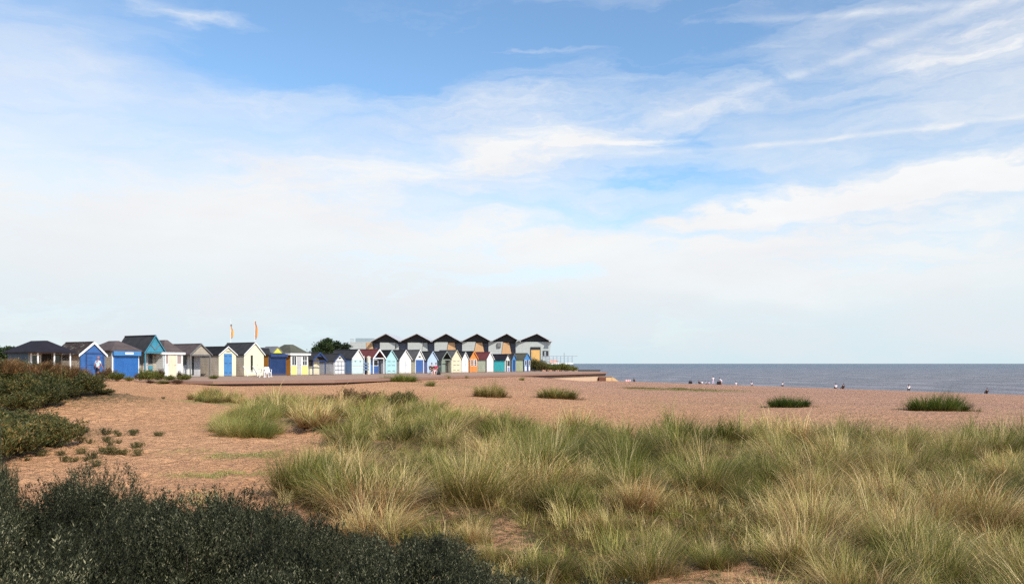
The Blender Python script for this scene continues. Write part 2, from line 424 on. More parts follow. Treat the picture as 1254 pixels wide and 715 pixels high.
# ------------------------------------------------------------------ beach huts
L0 = Vector((X(100, 60.5), 60.5)); L1 = Vector((X(655, 115), 115)); LD = (L1-L0).normalized(); LN = Vector((-LD.y, LD.x))
RZ = math.atan2(LD.y, LD.x)
def on_line(px, off=0.0):
    """where the sight line through px meets the front line of the row"""
    u = U(px); o = L0 + LN*off
    # (o + s LD): x = u y
    s = (u*o.y - o.x) / (LD.x - u*LD.y); p = o + LD*s
    return p, s
def hut_frame(pl, pr, off=0.0):
    a, sa = on_line(pl, off); b, sb = on_line(pr, off)
    return a, sb-sa, (a.y+b.y)/2
dark_in = plain('dark_interior', (.015, .014, .014), .9)
white_t = paint('white_gloss_trim', (.82, .82, .80), .4, boards=None, wear=.06, dirt=False)
steel = plain('galvanised_steel', (.42, .43, .44), .4, .7)
HUTLOG = []
def hut(d):
    pl, pr = d['px']; off = d.get('off', 0.0)
    a, W, Y = hut_frame(pl, pr, off)
    base = d.get('z', PZ)
    zp = Z(d['peak'], Y)-base; ze = Z(d['eave'], Y)-base; D = d.get('depth', 2.6)
    root = empty('beach_hut', (a.x, a.y, base), RZ); HUTLOG.append((pl, round(W, 2), round(zp, 2), round(ze, 2)))
    def lx(px):
        p, s = on_line(px, off); return s - on_line(pl, off)[1]
    def lz(y): return Z(y, Y)-base
    porch = d.get('porch', 0.0)
    fm, sm_, rm = d['front'], d['side'], d['roof']; bm = d.get('barge', white_t)
    kind = d.get('kind', 'gable'); pkx = W*d.get('pk', .5); oh = d.get('oh', .14)
    y0 = porch
    MB().box(-.03, W+.03, -.06, D, -.25, .05).build('floor', d.get('floor', plain('deck_timber', (.17, .14, .12), .85, var=.25)), root)
    if kind == 'gable':
        pent = [(0, .05), (W, .05), (W, ze), (pkx, zp), (0, ze)]
        MB().prism([(.01, .05), (W-.01, .05), (W-.01, ze-.01), (pkx, zp-.012), (.01, ze-.01)], y0+.045, D).build('side_wall', sm_, root)
        MB().prism(pent, y0, y0+.045).build('front_wall', fm, root)
        t = .05; mb = MB()
        for sx in (-1, 1):
            ex = 0 if sx < 0 else W; run = abs(ex-pkx); sl = (zp-ze)/run
            x_e = ex+sx*oh; z_e = ze-sl*oh
            q = [(pkx, zp+.004), (x_e, z_e+.004), (x_e, z_e+t+.02), (pkx, zp+t+.03)]
            if sx > 0: q = q[::1]
            else: q = q[::-1]
            mb.prism(q, -.10, D+.08)
        rf = mb.build('roof', rm, root)
        MB().prism([(pkx-.11, zp+.045), (pkx+.11, zp+.045), (pkx, zp+.105)], -.11, D+.09).build('ridge_cap', d.get('ridge', rm), rf)
        bw = d.get('bw', .13)
        for sx in (-1, 1):
            ex = 0 if sx < 0 else W; run = abs(ex-pkx); sl = (zp-ze)/run; x_e = ex+sx*(oh+.02); z_e = ze-sl*(oh+.02)
            q = [(pkx, zp+.09), (x_e, z_e+.08), (x_e, z_e+.08-bw), (pkx, zp+.09-bw*1.1)]
            if sx > 0: q = q[::-1]
            MB().prism(q, -.14, -.103).build('barge_board', bm, root)
        if porch:
            pm = d.get('post', bm); pz = min(ze, lz(d.get('beam', d['eave']+.5)))
            for x0 in (.0, W-.08): MB().box(x0, x0+.08, 0, .08, .05, ze-.02).build('post', pm, root, bevel=.006)
            MB().box(.08, W-.08, .01, .07, pz-.09, pz).build('beam', pm, root)
            if d.get('gable_fill'):
                MB().prism([(.03, ze-.01), (W-.03, ze-.01), (pkx, zp-.03)], .0, .045).build('gable_panel', d['gable_fill'], root)
            if d.get('truss'):
                mb = MB(); mb.bar((pkx, -.02, ze+(zp-ze)*.12), (pkx-(W*.26), -.02, ze+(zp-ze)*.52), .06, .04); mb.bar((pkx, -.02, ze+(zp-ze)*.12), (pkx+(W*.26), -.02, ze+(zp-ze)*.52), .06, .04)
                mb.build('truss', d['truss'], root)
    elif kind == 'hip':
        MB().box(.01, W-.01, y0+.045, D, .05, ze).build('side_wall', sm_, root)
        MB().box(0, W, y0, y0+.045, .05, ze).build('front_wall', fm, root)
        ins = min(W, D)*d.get('hipr', .5); o2 = oh+.06
        e = [(-o2, -o2, ze-.03), (W+o2, -o2, ze-.03), (W+o2, D+o2, ze-.03), (-o2, D+o2, ze-.03)]
        e1 = [(p[0], p[1], p[2]+.07) for p in e]
        f = d.get('flat', .12)
        if D >= W: tp = [(W/2-f, W*.5, zp), (W/2+f, W*.5, zp), (W/2+f, D-W*.5, zp), (W/2-f, D-W*.5, zp)]
        else: tp = [(D*.5, D/2-f, zp), (W-D*.5, D/2-f, zp), (W-D*.5, D/2+f, zp), (D*.5, D/2+f, zp)]
        mb = MB(); mb.hexa(e, e1); mb.hexa([(p[0], p[1], p[2]+.002) for p in e1], tp)
        mb.build('roof', rm, root)
        if d.get('fascia'):
            mb = MB(); mb.box(-o2-.03, W+o2+.03, -o2-.035, -o2-.003, ze-.10, ze+.07); mb.box(-o2-.035, -o2-.003, -o2, D+o2, ze-.10, ze+.07)
            mb.build('fascia', d['fascia'], root)
        if porch:
            n = d.get('nposts', 2)
            for i in range(n):
                x0 = i*(W-.08)/(n-1); MB().box(x0, x0+.08, 0, .08, .05, ze-.03).build('post', d.get('post', bm), root)
            for i in range(1, d.get('sideposts', 0)+1): MB().box(0, .08, i*.9, i*.9+.08, .05, ze-.03).build('post', d.get('post', bm), root)
    if d.get('corner'):
        for x0 in (-.012, W-.07): MB().box(x0, x0+.082, y0-.012, y0+.09, .05, ze-.02).build('corner_trim', d['corner'], root)
        MB().box(-.014, .006, D-.08, D, .05, ze-.02).build('corner_trim', d['corner'], root)
    for el in d.get('els', []):
        k = el[0]; x0, x1, za, zb = lx(el[1]), lx(el[2]), lz(el[4]), lz(el[3]); m = el[5]; o = el[6] if len(el) > 6 else {}
        x0 = max(x0, .03); x1 = min(x1, W-.03); za = max(za, .07); pr_ = y0-.002
        if k == 'door':
            dr = MB().box(x0, x1, pr_-.035, pr_, za, zb).build('door', m, root, bevel=.006)
            mb = MB(); xm = (x0+x1)/2; zc = (za+zb)/2
            if o.get('double'): mb.box(xm-.012, xm+.012, pr_-.043, pr_-.036, za+.03, zb-.03); mb.build('meeting_strip', o.get('trim', m), dr)
            mb = MB(); hx = x1-.12 if not o.get('double') else xm+.07
            mb.tube((hx, pr_-.036, za+.95), (hx, pr_-.09, za+.95), .012); mb.tube((hx, pr_-.085, za+.95), (hx+.1, pr_-.085, za+.95), .011)
            mb.build('handle', steel, dr)
            if o.get('hinges'):
                mb = MB()
                for zz in (za+.25, za+.55*(zb-za), zb-.25): mb.box(x0+.02, x0+.02+(x1-x0)*.36, pr_-.042, pr_-.0365, zz, zz+.05); mb.box(x1-.02-(x1-x0)*.36, x1-.02, pr_-.042, pr_-.0365, zz, zz+.05)
                mb.build('hinge', o['hinges'], dr)
            if o.get('frame'):
                mb = MB(); w_ = .06
                mb.box(x0-w_, x0-.002, pr_-.05, pr_, za, zb+w_); mb.box(x1+.002, x1+w_, pr_-.05, pr_, za, zb+w_); mb.box(x0-.001, x1+.001, pr_-.05, pr_, zb+.002, zb+w_)
                mb.build('door_frame', o['frame'], root)
        elif k == 'window':
            w_ = .05; mb = MB()
            mb.box(x0, x0+w_, pr_-.04, pr_, za, zb); mb.box(x1-w_, x1, pr_-.04, pr_, za, zb)
            mb.box(x0+w_, x1-w_, pr_-.04, pr_, za, za+w_); mb.box(x0+w_, x1-w_, pr_-.04, pr_, zb-w_, zb)
            nv, nh = o.get('bars', (0, 0))
            for i in range(nv): xx = x0+(x1-x0)*(i+1)/(nv+1); mb.box(xx-.018, xx+.018, pr_-.034, pr_-.012, za+w_, zb-w_)
            for i in range(nh): zz = za+(zb-za)*(i+1)/(nh+1); mb.box(x0+w_, x1-w_, pr_-.032, pr_-.014, zz-.018, zz+.018)
            wn = mb.build('window', m, root)
            MB().box(x0+w_-.01, x1-w_+.01, pr_-.010, pr_-.003, za+w_-.01, zb-w_+.01).build('pane', o.get('pane', glass()), wn)
        elif k == 'panel':
            MB().box(x0, x1, pr_-.03, pr_, za, zb).build(o.get('name', 'panel'), m, root)
        elif k == 'opening':
            MB().box(x0, x1, pr_-.012, pr_, za, zb).build('doorway', dark_in, root)
        elif k == 'shutter':
            n = int((zb-za)/.09); mb = MB(); vs = []; h = (zb-za)/n
            for i in range(n): mb.prism2 = None; mb.hexa([(x0, pr_-.02, za+i*h), (x1, pr_-.02, za+i*h), (x1, pr_, za+i*h), (x0, pr_, za+i*h)], [(x0, pr_-.045, za+(i+.85)*h), (x1, pr_-.045, za+(i+.85)*h), (x1, pr_, za+(i+.85)*h), (x0, pr_, za+(i+.85)*h)])
            mb.build('roller_shutter', m, root)
            mb = MB(); mb.box(x0-.06, x0-.001, pr_-.07, pr_, .05, zb); mb.box(x1+.001, x1+.06, pr_-.07, pr_, .05, zb); mb.build('guide_rail', o.get('rail', m), root)
        elif k == 'grid':                           # white panels framed by dark battens
            fr = MB().box(x0, x1, pr_-.02, pr_, za, zb).build('door', m, root); mb = MB(); nv, nh = o['n']
            for i in range(nv+1): xx = x0+(x1-x0)*i/nv; mb.box(xx-.022, xx+.022, pr_-.035, pr_-.021, za, zb)
            for i in range(nh+1): zz = za+(zb-za)*i/nh; mb.box(x0, x1, pr_-.040, pr_-.0355, zz-.022, zz+.022)
            mb.build('batten', o['bat'], fr)
        elif k == 'rail':
            mb = MB(); n = o.get('n', 3)
            for i in range(n): zz = za+(zb-za)*i/(n-1); mb.box(x0, x1, .02, .05, zz, zz+.07)
            mb.build('balustrade', m, root)
        elif k == 'arch':                           # round-headed head board over the porch
            n = 14; vs = []; xm = (x0+x1)/2; ra = (x1-x0)/2; mb = MB()
            for i in range(n):
                t0 = math.pi*i/n; t1 = math.pi*(i+1)/n; hh = zb-za
                p0 = (xm+ra*math.cos(t0), za+hh*.8*math.sin(t0)); p1 = (xm+ra*math.cos(t1), za+hh*.8*math.sin(t1))
                q0 = (p0[0], max(p0[1], za)+.16); q1 = (p1[0], max(p1[1], za)+.16)
                mb.prism([p1, p0, q0, q1], -.03, .02)
            mb.build('arch', m, root)
        elif k == 'fasciabox':
            f = MB().box(x0-.08, x1+.08, pr_-.26, pr_-.001, za, zb).build('shutter_box', m, root, bevel=.01)
            if o.get('plate'):
                pa, pb = lx(o['plate'][0]), lx(o['plate'][1]); MB().box(pa, pb, pr_-.272, pr_-.2605, za+(zb-za)*.3, zb-(zb-za)*.25).build('plate', white_t, f)
        elif k == 'dormer':
            xm = (x0+x1)/2
            MB().prism([(x0, za), (x1, za), (xm, zb)], -.05, .02).build('gablet', m, root)
            mb = MB()
            for sx in (-1, 1):
                ex = x0-.05 if sx < 0 else x1+.05
                q = [(xm, zb+.14), (ex, za+.06), (ex, za-.05), (xm, zb+.01)]
                if sx > 0: q = q[::-1]
                mb.prism(q, -.10, D*.5)
            mb.build('gablet_roof', o['trim'], root)
    tag(root, d['label'], 'beach hut', 'beach huts in a row along the promenade')
    return root

def P_(n, r, g, b, **k):
    c = srgb(r, g, b); m = sum(c)/3
    return paint(n, tuple((x*.9+m*.1)*.80 for x in c), **k)
blue1 = P_('strong_blue_paint', 36, 104, 178); bright = P_('bright_blue_metal', 30, 128, 215, boards=None, rough=.4, wear=.08)
navy = P_('navy_shutter_metal', 26, 72, 132, boards=None, rough=.4, wear=.08)
teal = P_('teal_paint', 40, 150, 180); teal_v = P_('teal_trim', 60, 150, 175, boards=None)
white = P_('white_boards', 235, 234, 226, wear=.06); whitev = P_('white_upright_boards', 238, 238, 234, boards='v', wear=.05, pitch=.1)
cream = P_('cream_boards', 244, 240, 205, wear=.05, boards='v', pitch=.12); ivory = P_('ivory_boards', 236, 226, 190, wear=.06)
greyb = P_('weathered_grey_boards', 210, 194, 172, wear=.15); greyd = P_('stone_grey_boards', 184, 172, 152, wear=.14)
greyc = P_('cool_grey_boards', 196, 194, 196, wear=.1)
greyg = P_('sage_grey_paint', 150, 162, 148, wear=.1); dgreen = P_('dark_green_paint', 60, 84, 76, wear=.1)
sky_b = P_('sky_blue_paint', 60, 140, 205, boards='v', wear=.06, pitch=.1); mid_b = P_('mid_blue_paint', 48, 100, 175, boards='v', wear=.08, pitch=.1)
steel_b = P_('steel_blue_boards', 104, 140, 180, wear=.08); violet_b = P_('violet_blue_boards', 128, 140, 200, wear=.08)
pale_b = P_('pale_blue_boards', 190, 214, 240, boards='v', wear=.05, pitch=.11); mint = P_('pale_mint_boards', 205, 234, 232, wear=.05)
cyan = P_('pale_cyan_boards', 180, 228, 232, boards='v', wear=.05, pitch=.11)
orange = P_('orange_paint', 240, 140, 40, boards=None, wear=.06); ochre = P_('ochre_paint', 205, 135, 20, wear=.08)
yellow = P_('pale_yellow_paint', 246, 234, 130, wear=.06, boards=None); lemon = P_('lemon_paint', 230, 225, 60, boards=None, wear=.04)
pgreen = P_('pale_green_boards', 226, 238, 204, wear=.1, pitch=.28); ygreen = P_('pale_lime_boards', 236, 246, 196, wear=.08, boards='v', pitch=.2)
turq = P_('turquoise_paint', 50, 225, 230, wear=.06, boards='v'); brown = P_('brown_trim', 90, 60, 45, boards=None)
black_t = P_('black_trim', 30, 30, 34, boards=None); beige = P_('beige_door_paint', 240, 224, 190, boards=None, wear=.06)
navy_t = P_('navy_trim', 30, 66, 124, boards=None); grey_t = P_('grey_trim', 130, 128, 126, boards=None)
r_dark = roofing('charcoal_felt_roof', (.030, .030, .033), (.055, .052, .052)); r_black = roofing('black_felt_roof', (.010, .010, .011), (.024, .023, .023))
r_grey = roofing('grey_felt_roof', (.085, .082, .080), (.13, .125, .12)); r_brown = roofing('brown_felt_roof', (.085, .062, .058), (.13, .10, .095))
r_red = roofing('red_felt_roof', (.13, .035, .035), (.19, .055, .05)); r_moss = roofing('mossy_tile_roof', (.035, .022, .020), (.07, .045, .035), moss=(.25, .24, .19))
r_olive = roofing('olive_grey_felt_roof', (.075, .075, .055), (.12, .115, .085)); r_slate = roofing('slate_purple_roof', (.016, .014, .020), (.026, .022, .03))

HUTS = [
 dict(px=(46, 87), peak=416.6, eave=431.6, depth=4.2, kind='hip', porch=1.2, nposts=3, sideposts=1, post=white_t, front=greyd, side=P_('dim_teal_boards', 40, 84, 112), roof=r_slate, oh=.2, z=3.55,
      els=[('window', 48, 60, 434, 449, white_t), ('opening', 62, 74, 433, 464, dark_in), ('window', 75, 85, 434, 449, black_t)],
      label='dark hipped roof beach pavilion with white posts, half hidden by the shrubby dune'),
 dict(px=(98.5, 128), peak=419.5, eave=433, depth=3.7, pk=.54, front=blue1, side=greyb, roof=r_moss, bw=.17, corner=blue1, oh=.16, z=3.55,
      els=[('door', 106, 125.5, 434, 463.5, blue1, dict(hinges=navy_t, frame=navy_t)), ('panel', 99.5, 127.5, 432, 433, navy_t)],
      label='strong blue beach hut with white barge boards and a mossy patchy roof'),
 dict(px=(137.5, 170), peak=417.0, eave=429.5, depth=3.2, kind='hip', front=bright, side=greyb, roof=r_brown, corner=white_t, oh=.12, z=3.52,
      els=[('shutter', 139.5, 168, 435.5, 465.5, bright, dict(rail=bright)), ('fasciabox', 138.5, 169.5, 430, 435.5, sky_b, dict(plate=(151, 161)))],
      label='beach kiosk closed by a wide bright blue roller shutter with a white plate above'),
 dict(px=(177.5, 201.5), peak=411.5, eave=430.5, depth=4.0, porch=1.0, front=greyd, side=teal_v, roof=r_dark, barge=teal_v, post=teal_v, gable_fill=teal, truss=grey_t, oh=.1, bw=.1, z=3.58,
      els=[('window', 179, 185, 433, 447, grey_t, dict(bars=(1, 0))), ('door', 185.6, 190, 433, 461, greyc), ('window', 190.6, 196, 433, 446, grey_t), ('panel', 190.6, 196, 447.5, 459, teal_v)],
      label='tallest beach hut, with a crossed teal gable over its porch'),
 dict(px=(199.5, 224), peak=416, eave=432.5, depth=3.4, kind='hip', porch=0, front=white, side=white, roof=r_brown, fascia=white_t, oh=.05, z=3.6,
      els=[('window', 202, 206.5, 434, 446, white_t, dict(pane=plain('drawn_curtain', (.33, .25, .23), .9))), ('door', 207.5, 215, 434, 461, beige, dict(frame=beige)), ('window', 216, 222.5, 434, 446, white_t, dict(pane=plain('drawn_curtain', (.33, .25, .23), .9)))],
      label='white beach hut with a flat white fascia, cream door and a window each side'),
 dict(px=(233, 258), peak=421.8, eave=433.8, depth=4.2, porch=1.4, front=greyc, side=greyd, roof=r_brown, barge=grey_t, post=grey_t, gable_fill=greyd, oh=.1, bw=.09,
      els=[('window', 234.5, 241, 435, 447, grey_t), ('panel', 234.5, 241, 447.5, 458.5, greyc), ('door', 241.8, 247, 435, 459.5, white), ('opening', 248, 250, 435, 459.5, dark_in)],
      label='stone grey beach hut with an open porch and boarded grey gable'),
 dict(px=(268, 289), peak=425.2, eave=434.5, depth=3.4, front=cream, side=greyb, roof=r_black, barge=white_t, oh=.08, bw=.08,
      els=[('door', 274.2, 283.8, 433, 460, sky_b, dict(double=1, hinges=navy_t)), ('panel', 277, 282, 429.5, 431, greyd, dict(name='plaque'))],
      label='cream beach hut with mid blue double doors and a black roof'),
 dict(px=(299, 323), peak=420.3, eave=434, depth=3.7, pk=.53, front=cream, side=greyb, roof=r_dark, barge=white_t, oh=.08, bw=.09,
      els=[('opening', 307, 309.6, 435, 455, dark_in), ('door', 310, 315.5, 435, 460, cream, dict(frame=cream))],
      label='big cream beach hut with its door ajar behind the garden loungers'),
 dict(px=(329.5, 350), peak=425.3, eave=434.5, depth=3.2, kind='hip', front=navy, side=ochre, roof=r_dark, barge=grey_t, oh=.03,
      els=[('shutter', 330.5, 349, 437, 460.5, navy, dict(rail=navy)), ('fasciabox', 330.5, 349.5, 433.5, 437, navy_t), ('dormer', 333.5, 345.5, 425.8, 432.3, lemon, dict(trim=grey_t))],
      label='beach kiosk with a navy roller shutter under a small lemon yellow gablet'),
 dict(px=(356, 377.3), peak=421.6, eave=433.5, depth=3.0, kind='hip', front=white, side=ochre, roof=r_olive, fascia=white_t, oh=.1, flat=.2,
      els=[('panel', 356.6, 363.2, 448, 460, yellow), ('window', 357, 363, 435.5, 447.5, white_t, dict(bars=(1, 0))), ('door', 364, 368.4, 435, 459, greyc), ('panel', 369.6, 376.6, 448, 460, yellow), ('window', 370, 376, 435.5, 447.5, white_t, dict(bars=(1, 1)))],
      label='yellow and white summerhouse hut with windows and an olive hipped roof'),
 dict(px=(383.2, 399), peak=432.0, eave=440.5, depth=2.9, porch=.9, front=ivory, side=greyc, roof=r_dark, barge=navy_t, post=navy_t, oh=.08, bw=.16,
      els=[('arch', 385, 397.5, 436, 439, navy_t), ('window', 386.5, 390, 439.5, 448, brown), ('door', 391.5, 396.5, 439, 459.5, beige)],
      label='low beach hut with a navy blue arched porch and ivory inside'),
 dict(px=(409, 422.4), peak=433.8, eave=441.8, depth=2.9, front=white, side=greyc, roof=r_dark, barge=navy_t, oh=.1, bw=.12,
      els=[('grid', 409.8, 421.6, 442.5, 459.5, whitev, dict(n=(3, 3), bat=navy_t)), ('panel', 414.8, 417.4, 437.5, 439, black_t, dict(name='vent'))],
      label='white beach hut with a grid of navy battens across its doors'),
 dict(px=(431, 444.6), peak=428.6, eave=438.8, depth=3.2, pk=.55, front=white, side=steel_b, roof=r_dark, oh=.08, bw=.09,
      els=[('panel', 431.5, 444.2, 440, 448, mint), ('panel', 431.5, 444.2, 449, 459.3, mint), ('panel', 434, 436, 442, 443, black_t, dict(name='vent')), ('panel', 440, 442, 442, 443, black_t, dict(name='vent'))],
      label='white gabled beach hut with pale mint panels split by dark bars'),
 dict(px=(457.2, 470.6), peak=428.2, eave=437.6, depth=3.2, porch=.8, front=mid_b, side=steel_b, roof=r_red, oh=.14, bw=.17, post=white_t,
      els=[('door', 458, 462.6, 439, 458.5, bright), ('window', 464, 469.6, 440, 448, white_t)],
      label='blue beach hut with a dark red roof and white barge boards'),
 dict(px=(472.4, 485.6), peak=429.3, eave=439.8, depth=2.6, front=cyan, side=greyc, roof=r_black, barge=cyan, oh=.08, bw=.08,
      els=[('door', 474.4, 483.6, 440, 458.6, cyan, dict(double=1, hinges=black_t))],
      label='pale cyan beach hut with black strap hinges and a black roof'),
 dict(px=(489.2, 503.4), peak=429.2, eave=440, depth=2.8, front=whitev, side=greyc, roof=r_dark, oh=.07, bw=.08,
      els=[('door', 492, 500.6, 440.5, 458.4, whitev, dict(double=1, trim=steel_b))],
      label='plain white beach hut just behind the grass tuft on the promenade edge'),
 dict(px=(508.4, 519.2), peak=429.0, eave=439.8, depth=2.8, front=white, side=cream, roof=r_grey, oh=.09, bw=.09,
      els=[('door', 509.2, 518, 440.6, 458.2, mid_b, dict(double=1)), ('panel', 512.6, 515, 436, 437.4, black_t, dict(name='vent'))],
      label='white gabled beach hut with wide mid blue double doors'),
 dict(px=(523.4, 535.2), peak=430.8, eave=440.4, depth=2.6, front=pale_b, side=violet_b, roof=r_dark, barge=pale_b, oh=.08, bw=.09,
      els=[('door', 525.6, 533, 440.6, 457.6, pale_b, dict(double=1))],
      label='pale blue beach hut with violet blue side boards behind the seated couple'),
 dict(px=(541, 551.8), peak=430.8, eave=439.4, depth=2.6, porch=.7, front=dgreen, side=white, roof=r_dark, barge=greyg, post=greyg, oh=.09, bw=.1,
      els=[('window', 542.4, 546, 440.6, 449, greyg), ('door', 546.8, 550.8, 440.6, 457, greyg)],
      label='sage green beach hut with a dark green porch'),
 dict(px=(552.8, 564.6), peak=429.3, eave=439.4, depth=2.5, front=ivory, side=greyd, roof=r_grey, barge=ivory, oh=.06, bw=.07,
      els=[('door', 554.8, 562.4, 440, 457, ivory, dict(double=1, hinges=brown))],
      label='ivory beach hut with brown hinges right of the dark green porch'),
 dict(px=(565.2, 573.6), peak=431.8, eave=440.2, depth=2.3, front=whitev, side=greyc, roof=r_dark, oh=.05, bw=.07,
      els=[('door', 566.4, 572.2, 441, 456.8, whitev, dict(double=1, trim=violet_b))],
      label='narrow white beach hut beside the orange hut'),
 dict(px=(575.2, 584.4), peak=430.6, eave=438.6, depth=2.3, porch=.0, front=orange, side=orange, roof=r_black, barge=orange, oh=.12, bw=.16,
      els=[('window', 576.4, 579.2, 440, 448, white_t, dict(bars=(0, 2))), ('window', 580.6, 583.4, 440, 448, white_t, dict(bars=(0, 2))), ('door', 578.4, 582, 449, 456.4, orange)],
      label='bright orange beach hut with white framed windows'),
 dict(px=(595.6, 604.6), peak=431.6, eave=440.2, depth=2.6, front=whitev, side=pgreen, roof=r_red, corner=brown, oh=.06, bw=.08,
      els=[('door', 597, 603.4, 440.4, 456, whitev, dict(double=1))],
      label='white fronted beach hut with a red roof and pale green side boards'),
 dict(px=(618.4, 624.4), peak=434.2, eave=440.6, depth=2.6, front=white, side=turq, roof=r_slate, barge=grey_t, oh=.08, bw=.08,
      els=[('opening', 619.2, 620.6, 441, 455.4, dark_in), ('window', 621.4, 623.8, 441.6, 448, black_t), ('panel', 621.6, 623.6, 449.6, 454.6, violet_b)],
      label='beach hut with a turquoise side wall and black and white front'),
 dict(px=(627.0, 631.6), peak=434.0, eave=439.6, depth=1.5, front=sky_b, side=grey_t, roof=r_dark, barge=steel_b, oh=.05, bw=.06, off=.4,
      els=[('door', 628.2, 630.8, 440.6, 455, navy_t)],
      label='smallest beach hut, blue fronted, squeezed in beside the turquoise side wall'),
 dict(px=(641.4, 649.6), peak=433.0, eave=440, depth=2.3, front=sky_b, side=ygreen, roof=r_olive, barge=sky_b, oh=.07, bw=.09, corner=black_t,
      els=[('window', 642.4, 644.8, 441, 447.6, white_t), ('door', 645.2, 646.8, 440.6, 454.6, navy_t), ('window', 647.2, 649, 441, 447.6, white_t), ('panel', 642.4, 644.8, 448.4, 454, whitev), ('panel', 647.2, 649, 448.4, 454, whitev)],
      label='end beach hut of the row, blue and white front with pale lime side'),
]
for d in HUTS: hut(d)
for h in HUTLOG: print('HUT', h)
# low rail and pale screen between the mint panelled hut and the red roofed one
a, W, Y = hut_frame(446, 456.5); o = empty('timber_screen', (a.x, a.y, PZ), RZ)
mb = MB()
for i in range(3): mb.box(0, W*.55, 0, .04, .45+i*.3, .6+i*.3)
mb.build('rails', steel_b, o)
MB().box(W*.58, W, .3, .34, 0, 1.9).build('panel', ivory, o)
for x0 in (0, W*.55): MB().box(x0, x0+.07, .045, .11, 0, 1.95).build('post', white_t, o)
tag(o, 'blue railed screen with a pale panel left of the red roofed hut', 'screen')

# ------------------------------------------------------------------ the saw-toothed building behind
BY = 135.0
def bx(px): return X(px, BY)
def bz(y): return Z(y, BY)
B = empty('seafront_building', (bx(560), BY, PZ)); Bo = Vector(B.location)
def bpoly(pts): return [(bx(p)-Bo.x, bz(y)-Bo.z) for p, y in pts]
clad = paint('light_grey_cladding', srgb(166, 170, 166), .6, boards='h', wear=.05, pitch=.45, dirt=False)
slate = paint('slate_blue_cladding', srgb(104, 110, 130), .6, boards='v', wear=.08, pitch=.5, dirt=False)
timber = paint('warm_timber_cladding', srgb(190, 150, 106), .6, boards='h', wear=.08, pitch=.3, dirt=False)
roof_e = plain('pale_roof_edge', (.46, .46, .47), .5); darkg = plain('dark_gable_panels', (.016, .014, .017), .6)
PK = [473.4, 511, 546.6, 584.4, 620.6, 657.4]
LX = [455.6, 490.5, 529, 565.5, 602, 633.5]; RX = [490.5, 529, 565.5, 602, 637, 675.0]
yb = 462.0
MB().prism(bpoly([(455.5, yb), (669.5, yb), (672, 419.6), (455.5, 419.6)]), 1.3, 14).build('wall', slate, B)
panels = [  # light cladding, timber wedge
 ([(465.2, yb), (478, yb), (484.5, 419.4), (465.2, 419.4)], [(478.4, yb), (487, yb), (488, 423), (485, 419.6)], clad),
 ([(499.3, yb), (511, yb), (518, 419.4), (499.3, 419.4)], [(511.4, yb), (524, yb), (523, 419.6), (518.3, 419.6)], clad),
 ([(532, yb), (542, yb), (548.5, 419.0), (532, 419.0)], [(542.4, yb), (563, yb), (556.5, 419.4), (549, 419.4)], timber),
 ([(566, yb), (574, yb), (582.5, 418.6), (566, 418.6)], [(574.4, yb), (599, yb), (590.5, 419.4), (583, 419.4)], timber),
 ([(598.2, yb), (610, yb), (616, 418.6), (598.2, 418.6)], [(610.4, yb), (632, yb), (623.5, 419.4), (616.3, 419.4)], timber),
]
for lp, tp, tm in panels:
    MB().prism(bpoly(lp), 0, 1.28).build('wall_panel', clad, B)
    MB().prism(bpoly(tp), .25, 1.27).build('raked_wall', tm, B)
MB().prism(bpoly([(631.5, yb), (670, yb), (674.8, 418.6), (631.5, 418.6)]), 0, 1.28).build('wall_panel', clad, B)
for i in range(6):
    pk, l, r = PK[i], LX[i], RX[i]
    MB().prism(bpoly([(l, 418.9 if i else 418.9), (r-1.5, 418.9), (pk, 409.6)]), .35, 13).build('gable_glazing', darkg, B)
    mb = MB()
    mb.prism(bpoly([(l-1.2, 418.8), (pk, 408.9), (pk, 408.0), (l-1.4, 418.0)])[::-1][::-1], -.9, 14)
    mb.prism(bpoly([(pk, 408.9), (r+.6, 418.8), (r+1.0, 418.0), (pk, 408.0)]), -.9, 14)
    mb.build('roof', roof_e, B)
# windows of the last bay
wf = MB(); wf.prism(bpoly([(649.6, 450), (650.4, 450), (650.4, 424.8), (649.6, 424.8)]), -.12, -.004); wf.prism(bpoly([(661.4, 444), (662, 444), (662, 424.8), (661.4, 424.8)]), -.12, -.004)
wf.prism(bpoly([(650.41, 425.4), (661.39, 425.4), (661.39, 424.8), (650.41, 424.8)]), -.12, -.004)
wo = wf.build('window', black_t, B)
MB().prism(bpoly([(650.5, 428.2), (661.3, 428.2), (661.3, 425.5), (650.5, 425.5)]), -.05, -.004).build('pane', darkg, wo)
MB().prism(bpoly([(650.5, 444), (661.3, 444), (661.3, 428.5), (650.5, 428.5)]), -.06, -.004).build('timber_lining', paint('honey_timber', srgb(206, 160, 92), .55, boards='v', wear=.08, dirt=False), wo)
wo = MB().prism(bpoly([(664.6, 436.5), (671.6, 436.5), (671.6, 429.4), (664.6, 429.4)]), -.05, -.004).build('window', black_t, B)
MB().prism(bpoly([(666.6, 435.8), (668.6, 435.8), (668.6, 430.2), (666.6, 430.2)]), -.07, -.052).build('pane', steel, wo)
# the gable corner that juts out at the seaward end
MB().prism(bpoly([(671.5, 418.4), (677.4, 418.6), (672.8, 415.6)]), -1.2, -.95).build('roof_tip', roof_e, B)
# small balcony box and ladder frame on the fifth bay
MB().prism(bpoly([(609.2, 424.8), (613.6, 424.8), (613.6, 419.4), (609.2, 419.4)]), -.35, -.004).build('camera_box', grey_t, B)
